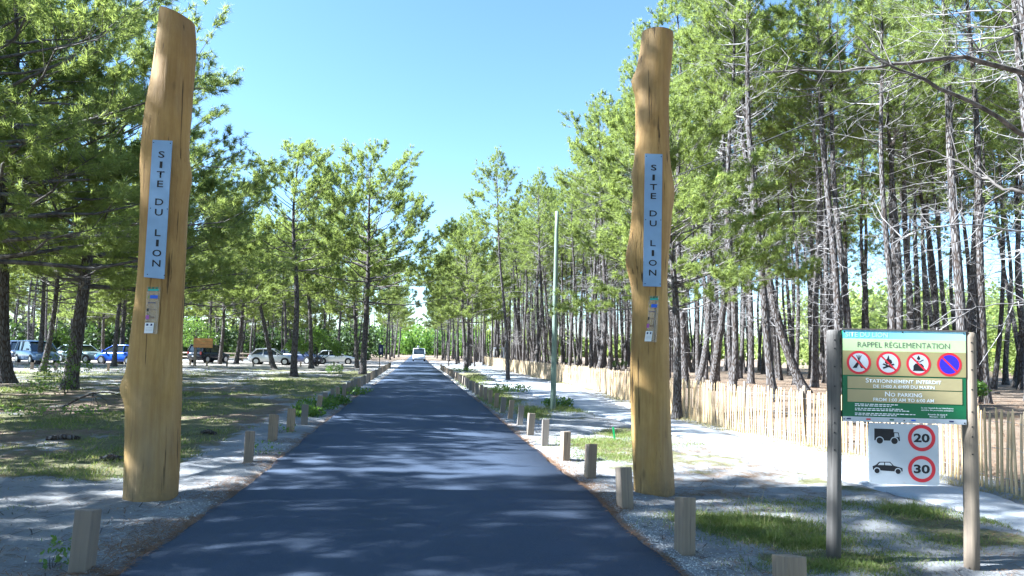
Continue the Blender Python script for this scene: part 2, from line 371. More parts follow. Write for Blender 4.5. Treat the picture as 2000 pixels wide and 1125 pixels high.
Q[..., 0] += .9 * (fbm(Q[..., 1] * .7, Q[..., 0] * .7) - .5); Q[..., 1] += 1.6 * (fbm(Q[..., 0] * .5, Q[..., 1] * .5) - .5); Q[..., 2] = .035
i_ = np.arange(n_ - 1)[:, None] * n_ + np.arange(n_ - 1)[None]
cp.add(Q.reshape(-1, 3), np.stack([i_, i_ + n_, i_ + n_ + 1, i_ + 1], -1).reshape(-1, 4))
tag(link('parking_ground', cp.mesh('parking_ground', plain('packed_sandy_earth', (.36, .315, .26), .95, .1, 0, .4, 1.5))), 'bright sandy parking ground under the parked cars', kind='structure')

# ------------------------------------------------------------------ pines
def unit(n, rng):
    v = rng.normal(size=(n, 3)); return v / np.linalg.norm(v, axis=1)[:, None]
def norm(v): return v / (np.linalg.norm(v, axis=-1, keepdims=True) + 1e-9)
def tufts_mesh(P, D, rng, n, ln, wd, spread=.85, name='crown', mat=None):
    m = len(P); P = np.repeat(P, n, 0); D = np.repeat(D, n, 0); k = len(P)
    d = norm(D * .75 + unit(k, rng) * spread); L = ln * rng.uniform(.7, 1.25, k)[:, None]
    b = P - D * rng.uniform(0, .16, k)[:, None]
    side = norm(np.cross(d, unit(k, rng))) * (wd * .5)
    v = np.stack([b - side, b + side, b + d * L], 1).reshape(-1, 3)
    tint = np.repeat(np.repeat(rng.uniform(0, 1, m), n), 3)
    mb = MB(); mb.add(v, np.arange(3 * k).reshape(-1, 3))
    return mb.mesh(name, mat or M['needle'], False, {'tint': tint})
def pine(seed, H=15, cb=9, CR=2.1, r0=.17, dead=(2.5, 9), dead_n=2.6, sweep=(0, 0), ntuft=40, ln=.21, wd=.019, wh=.5, nb=(4, 6), low_el=8, tuft_gap=.2, dead_len=(.7, 2.0), prof='forest', far=False, dens=.25, tmat='twig'):
    rng = np.random.default_rng(seed)
    tz = np.concatenate([[-.3, 0, .15, .45], np.linspace(1, H, 15)])
    ph = rng.uniform(0, 6.28, 2); am = rng.uniform(.05, .16, 2)
    def axis(z):
        z = np.asarray(z, float); t = np.clip(z, 0, None)
        ox = sweep[0] * (1 - np.exp(-t / 2.5)) + am[0] * np.sin(t * .55 + ph[0]) - am[0] * np.sin(ph[0])
        oy = sweep[1] * (1 - np.exp(-t / 2.5)) + am[1] * np.sin(t * .48 + ph[1]) - am[1] * np.sin(ph[1])
        return np.stack([ox, oy, z], -1)
    def trad(z): 
        t = np.clip(np.asarray(z, float) / H, 0, 1); return r0 * (1 - t) ** .8 * .92 + .015 + r0 * .5 * np.exp(-np.clip(z, 0, None) / .28)
    tm = MB(); tm.tube(axis(tz), trad(tz), 6 if far else 10)
    bm = MB(); P, D = [], []
    def branch(z0, az, el, L, rad, curl, k=5, n=6):
        s_ = np.linspace(0, 1, n); e = el + curl * s_; a = az + rng.normal(0, .12) * s_ * 2
        st = np.stack([np.cos(a) * np.cos(e), np.sin(a) * np.cos(e), np.sin(e)], -1) * (L / (n - 1))
        p = axis(z0) + np.vstack([np.zeros(3), np.cumsum(st[1:], 0)])
        p[1:] += rng.normal(0, .03 * L, (n - 1, 3)) * np.array([1, 1, .6]) * .6
        bm.tube(p, rad * (1 - .82 * s_), k); return p
    z = cb; az0 = rng.uniform(0, 6)
    while z < H - .35:
        t = (z - cb) / (H - cb)
        if prof == 'forest': pr = (.72 + .5 * t) * (1 - t ** 2.6) ** .8 + .1
        elif prof == 'open': pr = (.95 - .1 * t) * (1 - t ** 2.3) ** .75 + .12
        else: pr = (1.0 - .35 * t) * (1 - t ** 3) ** .7 + .1
        nbr = rng.integers(nb[0], nb[1] + 1); az0 += 1.1
        for b in range(nbr):
            if rng.random() < .22: continue
            az = az0 + b * 6.283 / nbr + rng.normal(0, .25); L = max(.35, CR * pr * rng.uniform(.6, 1.18))
            el = R(low_el + 52 * t ** 1.3 + rng.normal(0, 7)); p = branch(z + rng.uniform(-.2, .2), az, el, L, max(.012, trad(z) * .38) if not far else .02, R(rng.uniform(8, 30)), 4 if far else 5)
            ns = max(3, int(L / dens)); dirs = norm(np.gradient(p, axis=0))
            for q in range(ns):
                f = rng.uniform(.28, 1.0) ** .6 if q else 1.0; x = f * (len(p) - 1); i = min(int(x), len(p) - 2); pos = p[i] + (p[i + 1] - p[i]) * (x - i)
                d0 = dirs[i]; side = np.cross(d0, [0, 0, 1.]); side /= np.linalg.norm(side) + 1e-6
                sg = 1 if q % 2 else -1; d = norm(d0 * rng.uniform(.4, .9) + side * sg * rng.uniform(.3, .9) * (q > 0) + np.array([0, 0, rng.uniform(-.1, .5)]))
                sl_ = (L * .36 * (1.15 - .6 * f) + .18) * rng.uniform(.7, 1.3)
                e = pos + d * sl_ + np.array([0, 0, .06]); 
                if not far: bm.tube(np.array([pos, pos + d * sl_ * .5, e]), np.array([.009, .007, .004]), 3)
                nt_ = max(2, int(sl_ / tuft_gap)); fr = np.linspace(.6, 1, nt_)
                pp = pos + (e - pos) * fr[:, None] + rng.normal(0, .07, (nt_, 3)); P.append(pp)
                D.append(norm(d[None] + np.array([0, 0, .35]) + rng.normal(0, .45, (nt_, 3))))
        z += wh * rng.uniform(.75, 1.25)
    P.append(axis(np.linspace(H - .7, H + .1, 8))); D.append(norm(np.array([[0, 0, 1.]]) + rng.normal(0, .4, (8, 3))))
    z = dead[0]
    while z < dead[1]:
        if rng.random() < .95:
            az = rng.uniform(0, 6.283); L = rng.uniform(*dead_len) * (.6 + .4 * (z / dead[1])); p = branch(z, az, R(rng.uniform(-22, 28)), L, rng.uniform(.007, .015), R(rng.uniform(-35, 70)), 4, 7)
            dirs = norm(np.gradient(p, axis=0))
            for q in range(rng.integers(4, 9)):
                i = rng.integers(1, len(p)); d = norm(dirs[i] * .5 + unit(1, rng)[0] * .8); l2 = rng.uniform(.15, .5) * L * .6
                bm.tube(np.array([p[i], p[i] + d * l2 * .5, p[i] + d * l2 + unit(1, rng)[0] * .12 * l2]), np.array([.008, .006, .003]), 3)
        z += rng.uniform(.3, 1.1) / dead_n
    P = np.vstack(P); D = np.vstack(D)
    return {'trunk': tm.mesh('pine_trunk', M['bark'], True), 'branches': bm.mesh('pine_branches', M[tmat], True), 'crown': tufts_mesh(P, D, rng, ntuft, ln, wd, name='pine_crown'), 'H': H}

FOREST = [pine(100 + i, H=h, cb=c, CR=r, r0=rr, dead=(2.6, c + .8), dead_n=3.4, sweep=sw, dead_len=(.8, 2.6)) for i, (h, c, r, rr, sw) in enumerate([
    (16.6, 10.8, 2.5, .145, (.25, .1)), (17.4, 11.6, 2.3, .165, (-.5, .2)), (15.8, 10.2, 2.1, .115, (.1, -.3)), (17.2, 11.0, 2.7, .18, (-.9, .1)), (15.6, 10.4, 2.3, .11, (.4, .4)), (17.8, 11.6, 2.6, .14, (-.2, -.4))])]
OPEN = [pine(200 + i, H=h, cb=c, CR=r, r0=rr, dead=(2.4, c + 1), dead_n=1.8, sweep=sw, prof='open', ntuft=30, wd=.025, dens=.23, tmat='dtwig', nb=(5, 6), low_el=0, wh=.56) for i, (h, c, r, rr, sw) in enumerate([
    (14.4, 4.8, 5.3, .23, (.2, .1)), (13.0, 5.6, 3.9, .2, (-.6, .1)), (14.0, 6.6, 3.6, .21, (.3, .2)), (12.5, 4.6, 4.2, .18, (.1, -.4))])]
BROAD = [pine(300 + i, H=h, cb=c, CR=r, r0=rr, dead=(1.8, c + 2), dead_n=2.4, sweep=sw, prof='broad', ntuft=34, wd=.017, ln=.21, tmat='dtwig', nb=(5, 6), low_el=-4, wh=.62, tuft_gap=.2, dens=.33, dead_len=(.8, 2.6)) for i, (h, c, r, rr, sw) in enumerate([
    (14.5, 3.8, 5.4, .24, (.3, .1)), (16.0, 5.0, 5.0, .27, (-.2, .2))])]
FAR = [pine(400 + i, H=h, cb=c, CR=r, r0=rr, dead=(6, 6.5), dead_n=.4, sweep=(0, 0), ntuft=6, wd=.066, ln=.3, wh=1.0, nb=(3, 4), tuft_gap=.35, far=True, prof=p) for i, (h, c, r, rr, p) in enumerate([
    (15, 8.4, 2.1, .16, 'forest'), (14, 7.6, 2.4, .15, 'forest'), (14.5, 6, 2.8, .17, 'open')])]
TREES = []; TREE_OBJ = []
def plant(var, x, y, label, group=None, spin=None, tilt=(0, 0), sc=1.0, z=None, name='pine_tree'):
    z = float(ground_z(x, y)) if z is None else z
    o = thing(name, label, 'tree', (x, y, z), group)
    q = Matrix.Rotation(tilt[0], 3, 'Y') @ Matrix.Rotation(tilt[1], 3, 'X') @ Matrix.Rotation(random.uniform(0, 6.28) if spin is None else spin, 3, 'Z')
    o.rotation_euler = q.to_euler(); o.scale = (sc, sc, sc)
    for p in ('trunk', 'branches', 'crown'): link(p, var[p], o)
    TREES.append((x, y)); TREE_OBJ.append(o); return o
def plant_px(var, px, py, label, top=None, **k):
    p = GH(px, py); H = var['H'] * k.get('sc', 1)
    if top:
        a = V(*top, p.y); k['tilt'] = (math.atan2(a.x - p.x, a.z - p.z), 0)
    return plant(var, p.x, p.y, label, **k)
def onscreen(x, y):
    d = CAM_R.transposed() @ (Vector((x, y, 1.65)) - Vector((0, 0, 1.65))); return 1000 + FPX * d.x / -d.z

# trees one can point at: left meadow and car park edge
plant_px(BROAD[0], 135, 760, 'dark spreading pine with leafy sprouts round its base left of the left log pillar', top=(163, 300), spin=1.0)
plant_px(BROAD[1], 14, 748, 'thick dark pine trunk at the left edge of the picture', top=(2, 420), spin=2.2)
plant_px(OPEN[0], 708, 731, 'broad bushy pine with lit grey trunk beside the road, left of the vanishing point', top=(716, 444), spin=.6, sc=1.0)
plant_px(OPEN[2], 608, 721, 'straight pine standing over the round green shrub', top=(603, 480), spin=2.0, sc=.9)
plant_px(OPEN[1], 536, 721, 'pine leaning left in front of the white hatchback', top=(507, 490), spin=.2, sc=.9)
plant_px(OPEN[1], 461, 711, 'dark forked pine between the wooden board and the white hatchback', top=(467, 480), spin=3.6, sc=.95)
plant_px(OPEN[3], 428, 712, 'slim dark pine right beside the dark parked car', top=(424, 500), spin=1.3, sc=.95)
plant_px(OPEN[2], 559, 708, 'pale pine trunk behind the white hatchback', top=(555, 500), spin=4.0, sc=.95)
plant_px(OPEN[3], 697, 719, 'second pine close behind the broad roadside pine', top=(690, 520), spin=3.0)
plant_px(OPEN[2], 410, 706, 'pine behind the orange wooden board near the left pillar', top=(412, 480), spin=5, sc=.95)
plant_px(OPEN[0], 235, 712, 'pine in front of the bright blue car', top=(246, 450), spin=5.2, sc=.85)
plant_px(OPEN[3], 200, 706, 'thin pine between the spreading pine and the bright blue car', top=(198, 460), spin=.4, sc=.9)
plant_px(OPEN[1], 75, 711, 'thin pine standing in front of the silver people carrier', top=(78, 500), spin=2.9, sc=.95)
# right side, this side of the fence
plant_px(OPEN[3], 1322, 819, 'dark curved pine growing just behind the right log pillar', top=(1300, 560), spin=.1, sc=.66)
plant_px(FOREST[0], 992, 743, 'thin leaning pine on the white footpath left of the green pole', top=(980, 560), spin=1.0, sc=.8)
plant_px(OPEN[3], 910, 724, 'thick pine on the right road verge near the van', top=(905, 560), spin=2, sc=.95)
plant_px(FOREST[4], 927, 717, 'thin pine beside the footpath right of the thick verge pine', top=(922, 600), spin=4, sc=.8)
plant_px(FOREST[2], 876, 715, 'very thin young pine on the right verge closest to the van', top=(878, 610), spin=3, sc=.6)
# front rank of the wood behind the slat fence
FR = [(3,1574,768,1508,280,1.0,'big sunlit pine bending left, behind the fence between right pillar and signboard'),
      (1,1508,763,1459,374,1.0,'grey pine left of the big bending pine behind the fence'),
      (5,1664,772,1636,255,1.0,'pale straight pine rising above the left half of the signboard'),
      (0,1752,768,1724,300,.95,'slim pale pine rising above the middle of the signboard'),
      (2,1690,752,1673,300,1.0,'dark pine close right of the pale one above the signboard'),
      (5,1876,792,1826,130,1.1,'tall thick pine rising above the right end of the signboard'),
      (0,1925,789,1906,400,1.0,'rough grey pine just right of the signboard'),
      (4,1980,757,1962,290,1.0,'lit slim pine near the right edge of the picture'),
      (2,1786,757,1778,320,1.0,'thin pine above the no-parking roundel of the signboard'),
      (1,1590,757,1576,430,1.0,'dark pine directly left of the signboard'),
      (4,1552,752,1530,430,.95,'thin dark pine behind the big bending pine'),
      (0,1434,744,1416,430,1.0,'dark straight pine behind the fence midway between right pillar and signboard'),
      (2,1378,741,1358,420,1.0,'second pine behind the fence right of the right pillar'),
      (4,1330,736,1318,430,1.0,'first pine behind the fence right of the right pillar'),
      (3,1199,722,1176,480,1.0,'curved grey pine behind the fence just left of the right pillar'),
      (1,1158,714,1147,520,1.0,'dark pine behind the fence, second left of the right pillar')]
for i, (v, bx, by, tx, ty, sc, lab) in enumerate(FR):
    plant_px(FOREST[v], bx, by, lab, top=(tx, ty), spin=i * 1.7, sc=sc, group='front rank of pines behind the slat fence')
# big near pine off the right edge: its boughs reach into the picture
nearR = pine(501, H=15, cb=9.5, CR=3.2, r0=.24, dead=(3.0, 9.5), dead_n=2.4, sweep=(-.5, .1), prof='open', dead_len=(2.0, 4.6), ntuft=18, wd=.014)
plant(nearR, 10.5, 11.4, 'large dark pine at the right edge with long bare arching boughs', spin=2.5, tilt=(-.02, 0))
NEAR_R = TREE_OBJ[-1]
bpy.context.view_layer.update(); INV = NEAR_R.matrix_world.inverted(); rgb = np.random.default_rng(8)
for pts, r0_ in (([(2230,190,11.4),(2000,145,11.0),(1897,110,10.8),(1797,120,10.7),(1698,137,10.7),(1600,136,10.9),(1499,142,11.1)], .05), ([(2230,420,11.4),(2000,264,10.6),(1897,199,10.2),(1797,154,10),(1723,124,9.9),(1673,70,9.9)], .045),
                 ([(2230,470,11.4),(2000,378,11.6),(1947,363,11.8),(1897,333,12),(1847,303,12.2),(1800,290,12.3)], .035), ([(2230,480,11.4),(2000,453,10.8),(1920,438,10.5),(1847,440,10.3),(1790,450,10.2),(1748,466,10.2)], .02), ([(2230,650,11.4),(2000,585,11),(1900,600,10.8),(1830,640,10.7)], .014)):
    w_ = np.array([list(V(*p)) for p in pts]); tt = np.linspace(0, 1, len(w_)); fine = np.linspace(0, 1, 18); w2 = np.stack([np.interp(fine, tt, w_[:, i]) for i in range(3)], -1)
    w2[1:-1] = (w2[:-2] + 2 * w2[1:-1] + w2[2:]) / 4; w2[1:-1] += rgb.normal(0, .015, (16, 3))
    m = MB(); m.tube(w2, r0_ * (1 - .8 * fine), 7); dd = norm(np.gradient(w2, axis=0))
    for q in range(14):
        i = rgb.integers(5, 18); d = norm(dd[i] * .6 + unit(1, rgb)[0] * .8); l2 = rgb.uniform(.3, 1.1); m.tube(np.array([w2[i], w2[i] + d * l2 * .5 + rgb.normal(0, .04, 3), w2[i] + d * l2 + rgb.normal(0, .08, 3)]), [.010, .007, .003], 4)
    m.v = [np.array([list(INV @ Vector(p)) for p in v]) for v in m.v]
    link('bough', m.mesh('bough', M['dtwig'] if r0_ > .03 else M['twig'], True), NEAR_R)
nearR2 = pine(502, H=14, cb=8.5, CR=3.0, r0=.15, dead=(3.5, 8.5), dead_n=2.0, sweep=(.3, .1), prof='open', dead_len=(1.5, 3.4), ntuft=18, wd=.014)
plant(nearR2, 12.9, 16.5, 'leaning dark pine at the right edge behind the bare slat fence', spin=.5, tilt=(-.06, 0))
# wood behind the fence
def far_enough(x, y, d): return all((x - a) ** 2 + (y - b) ** 2 > d * d for a, b in TREES)
rs = random.Random(5)
def zone(px):
    for lim, t in ((945, 'beside the thick verge pine'), (1015, 'behind the white bar frame'), (1085, 'just left of the green pole'), (1160, 'just right of the green pole'), (1235, 'just left of the right log pillar'), (1330, 'behind the right log pillar'),
                   (1420, 'just right of the right log pillar'), (1520, 'midway from right log pillar to signboard'), (1615, 'just left of the signboard'), (1700, 'above the tent and fire roundels'), (1800, 'above the middle of the signboard'), (1900, 'above the no-parking roundel')):
        if px < lim: return t
    return 'right of the signboard'
cnt = 0; tries = 0
while cnt < 178 and tries < 20000:
    tries += 1
    y = 13 + 95 * rs.random() ** 1.25; off = 2.5 + 25 * rs.random(); x = float(fence_x(min(y, 100))) + off + (-.14 * (y - 100) if y > 100 else 0)
    px = onscreen(x, y)
    if not (900 < px < 2120) or y < 22 and px < 1990 or not far_enough(x, y, 1.9): continue
    d = math.hypot(x, y); lab = ('slim bare pine near the fence ' if d < 38 else 'slim pine in mid-wood ' if d < 62 else 'distant thin pine deep in the wood ') + zone(px)
    plant(FOREST[rs.randrange(6)], x, y, lab, 'pines of the wood behind the slat fence', tilt=(rs.gauss(-.045, .035), rs.gauss(0, .03)), sc=rs.uniform(.85, 1.08)); cnt += 1
# wood on the left, beyond the parked cars, and the roadside rank
cnt = 0; tries = 0
while cnt < 74 and tries < 20000:
    tries += 1
    y = 66 + 62 * rs.random(); x = float(road_c(y)) - 8.5 - 70 * rs.random() ** 1.2; px = onscreen(x, y)
    if not (-60 < px < 800) or (y < 76 and x < -18) or (95 < y < 108 and x > road_c(y) - 27) or not far_enough(x, y, 2.6): continue
    lab = 'pine beyond the parked cars, ' + ('left of the left log pillar' if px < 270 else 'between the left log pillar and the white hatchback' if px < 500 else 'behind the white hatchback and the green shrub' if px < 680 else 'close to the road near the van')
    plant((OPEN + FOREST)[rs.randrange(10)], x, y, lab, 'pines of the wood beyond the parked cars', tilt=(rs.gauss(.01, .04), 0), sc=rs.uniform(.85, 1.05)); cnt += 1
for side, lab in ((-1, 'pine lining the left side of the far road'), (1, 'pine lining the right side of the far road')):
    for y in np.arange(78 if side < 0 else 66, 186, 7.5):
        if side < 0 and 95 < y < 108: continue
        x = float(road_c(y)) + side * (rs.uniform(4.2, 6.5) if side > 0 or y > 108 else rs.uniform(7, 9.5))
        plant(FOREST[rs.randrange(6)] if rs.random() < .6 else OPEN[2], x, float(y), lab, 'pines lining the far road', tilt=(rs.gauss(-.02 * side, .03), 0), sc=rs.uniform(.85, 1.05))
# pines left of the picture: they throw the shade over road and pillars
for i, (x, y, v, sc) in enumerate([(-11.4,3.4,9,.8),(-12.6,5.2,2,.95),(-17.6,5.6,1,.95),(-13.8,5.0,5,1.0),(-14.5,11.6,9,.7),(-13.4,16.4,10,.95),(-18.6,21,11,.95),(-19.5,15.6,6,1),(-11.4,-1.6,5,.95),(-24.5,24.5,10,.95),(-27.5,29,6,.95),(-31,35,7,.95),(-20,.4,0,.95),(-15.5,19.6,7,1),(-13.6,4.0,10,.7),(-15.4,9.2,10,.72),(-47,49,6,.9),(-52,52,7,1),(-46,45,9,1),(-58,49,6,.9),(-41.5,48,9,.9)]):
    plant((FOREST + OPEN + BROAD)[v], x, y, 'pine standing left of the picture, shading the road', 'shade pines left of the picture', spin=i * 1.3, sc=sc)
for i, (x, y, v) in enumerate([(-5.5,-5,6),(-1,-9,7),(4.5,-4.5,9),(8.5,-1,6),(10.5,4,8),(6.5,-9.5,7),(13,-4,6),(-9,-11,9),(2,-15,6),(14.5,8,8)]):  # unseen pines added round the camera to screen sky light and deepen shade
    plant((FOREST + OPEN)[v], x, y, 'unseen pine added round the camera to block sky light', 'unseen pines added round the camera', spin=i * 1.1)
for i, (x, y, v) in enumerate([(-16.5,33,1),(-20,41,0),(-26,38,3),(-12.5,39.5,2),(-33,44,2),(-29,50,1)]):
    px = onscreen(x, y)
    plant(OPEN[v], x, y, 'pine in the left meadow ' + ['behind the left log pillar','hidden behind the left log pillar, farther back','left of the left pillar before the parked cars','right of the left pillar in the sunny strip','far left before the silver people carrier','far left beside the parked cars'][i], sc=rs.uniform(.85, .95), spin=i)
# far-off woods that read as one mass
def mass(name, label, pts, zz=0):
    Vs = {'trunk': [], 'crown': []}; tint = []
    parts = {}
    for (x, y, s_, v, a) in pts:
        for p in ('trunk', 'crown'):
            me = FAR[v][p]; 
            if (v, p) not in parts:
                n = len(me.vertices); co = np.empty(n * 3, np.float32); me.vertices.foreach_get('co', co)
                L = np.empty(len(me.loops), np.int32); me.loops.foreach_get('vertex_index', L)
                tv = None
                if p == 'crown': tv = np.empty(n, np.float32); me.attributes['tint'].data.foreach_get('value', tv)
                parts[(v, p)] = (co.reshape(-1, 3), L.reshape(-1, 4 if p == 'trunk' else 3), tv)
            co, L, tv = parts[(v, p)]; ca, sa = math.cos(a), math.sin(a)
            q = co @ np.array([[ca, sa, 0], [-sa, ca, 0], [0, 0, 1]]) * s_ + np.array([x, y, zz + float(macro(x, y))]); Vs[p].append((q, L))
            if p == 'crown': tint.append(tv)
    root = thing(name, label, 'woodland'); tag(root, kind='stuff')
    for p in ('trunk', 'crown'):
        mb = MB()
        for q, L in Vs[p]: mb.add(q, L)
        link('trunks' if p == 'trunk' else 'crowns', mb.mesh(name + '_' + p, M['bark'] if p == 'trunk' else M['needle'], p == 'trunk', {'tint': np.concatenate(tint)} if p == 'crown' else None), root)
pts = []
for _ in range(120):
    y = rs.uniform(75, 175); x = float(road_c(y)) + 7 + rs.uniform(0, 1) ** 1.2 * 30
    pts.append((x, y, rs.uniform(.85, 1.08), rs.randrange(3), rs.uniform(0, 6.28)))
for _ in range(70):
    y = rs.uniform(26, 78); x = float(fence_x(y)) + rs.uniform(12, 30)
    if x > .95 * y + 6 or not far_enough(x, y, 1.2): continue
    pts.append((x, y, rs.uniform(.95, 1.15), rs.randrange(2), rs.uniform(0, 6.28)))
mass('distant_pine_wood', 'distant dense pine wood right of the far road', pts)
pts = []
for _ in range(115):
    y = rs.uniform(105, 185); x = float(road_c(y)) - 6 - rs.uniform(0, 1) ** 1.2 * 125
    pts.append((x, y, rs.uniform(.85, 1.08), rs.randrange(3), rs.uniform(0, 6.28)))
mass('distant_pine_wood', 'distant pine wood behind the parking ground', pts)
pts = []
for _ in range(40):
    y = rs.uniform(270, 330); x = float(road_c(y)) + rs.uniform(-14, 16); pts.append((x, y, rs.uniform(.8, 1.0), 2, rs.uniform(0, 6)))
mass('distant_pine_wood', 'distant trees closing the end of the road', pts)
# low bright green young trees seen beyond the wood, under its crowns
def thicket(name, label, n, fx_, zr, leaf=.45, m=M['leaf'], per=260):
    rng = np.random.default_rng(77); P = []; T = []
    for _ in range(n):
        x, y, h = fx_(rng); k = per; u = unit(k, rng) * rng.uniform(.55, 1, k)[:, None] ** .5
        rr = h * rng.uniform(.32, .5); lump = 1 + .25 * np.sin(u[:, :1] * 5 + rng.uniform(0, 6)) * np.cos(u[:, 1:2] * 4)
        P.append(np.array([x, y, h * .52]) + u * lump * np.array([rr, rr, h * .52])); T.append(np.clip(rng.uniform(0, .6) + rng.uniform(0, .5, k), 0, 1))
    P = np.vstack(P); T = np.concatenate(T); k = len(P); d = unit(k, rng); s_ = norm(np.cross(d, unit(k, rng))); sz = leaf * rng.uniform(.6, 1.3, k)[:, None]
    mb = MB(); mb.add(np.stack([P - s_ * sz * .5, P + d * sz * .5, P + s_ * sz * .5, P - d * sz * .5], 1).reshape(-1, 3), np.arange(4 * k).reshape(-1, 4))
    return tag(link(name, mb.mesh(name, m, False, {'tint': np.repeat(T, 4)})), label, 'thicket', kind='stuff')
def fxr(rng):
    y = rng.uniform(70, 190); x = y * rng.uniform(.28, 1.05) + 14; return x, y, rng.uniform(.8, 1.15) * (3.4 + .072 * math.hypot(x, y))
thicket('young_tree_thicket', 'bright green band of young trees seen between the trunks on the right', 330, fxr, 0, .5, M['needle'], per=270)
def fxl(rng):
    y = rng.uniform(80, 150); x = float(road_c(y)) - 7 - rng.uniform(0, 1.0) * y * .8; return x, y, rng.uniform(1.2, 4.2) + .05 * (y - 80)
def fxf(rng):
    x = rng.uniform(-330, 420); y = math.sqrt(max(0, 380 ** 2 - (x * .55) ** 2)) + rng.uniform(-25, 40); return x, y, rng.uniform(9, 16)
thicket('far_woods', 'dark green far woods closing the horizon behind the trunks', 420, fxf, 0, 2.2, M['needle'], per=130)
def fxe(rng):
    y = rng.uniform(235, 330); return float(road_c(y)) + rng.uniform(-26, 26), y, rng.uniform(6, 12)
thicket('roadside_bushes', 'light green trees closing the far end of the road', 70, fxe, 0, .9, M['leaf'], per=300)
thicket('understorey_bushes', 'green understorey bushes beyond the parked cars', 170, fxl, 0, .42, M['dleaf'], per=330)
# ------------------------------------------------------------------ log pillars
def plate_frame(tl, tr, bl):
    ux = (tr - tl); W = ux.length; ux = ux / W; uy = (tl - bl); Hh = uy.length; uy = uy / Hh; n = ux.cross(uy).normalized()
    return ux, uy, n, W, Hh
def text_mesh(body, mat, smallcaps=False, offset=0.0, spacing=1.0, line=1.0):
    c = bpy.data.curves.new('lettering', 'FONT'); c.body = body; c.align_x = 'CENTER'; c.size = 1; c.offset = offset; c.space_character = spacing; c.space_line = line; c.resolution_u = 3
    if smallcaps:
        c.small_caps_scale = .76
        for f in c.body_format: f.use_small_caps = True
    o = bpy.data.objects.new('t', c); COL.objects.link(o); bpy.context.view_layer.update()
    me = bpy.data.meshes.new_from_object(o.evaluated_get(bpy.context.evaluated_depsgraph_get()))
    bpy.data.objects.remove(o); bpy.data.curves.remove(c)
    me.name = 'lettering'; me.materials.clear(); me.materials.append(mat); return me
def text_fit(body, mat, parent, org, ux, uy, n, u0, u1, v0, v1, lift, name='lettering', keep=False, **k):
    """letters fitted to the box u0..u1 (along ux) by v0..v1 (down) of a plate whose top-left corner is org"""
    me = text_mesh(body, mat, **k); co = np.empty(len(me.vertices) * 3, np.float32); me.vertices.foreach_get('co', co); co = co.reshape(-1, 3)
    lo, hi = co.min(0), co.max(0); sx = (u1 - u0) / (hi[0] - lo[0]); sy = (v1 - v0) / (hi[1] - lo[1])
    a = (co[:, 0] - lo[0]) * sx + u0; b = (hi[1] - co[:, 1]) * sy + v0
    P = np.array(org) + a[:, None] * np.array(ux) - b[:, None] * np.array(uy) + lift * np.array(n)
    me.vertices.foreach_set('co', P.astype(np.float32).ravel()); me.update(); return link(name, me, parent)

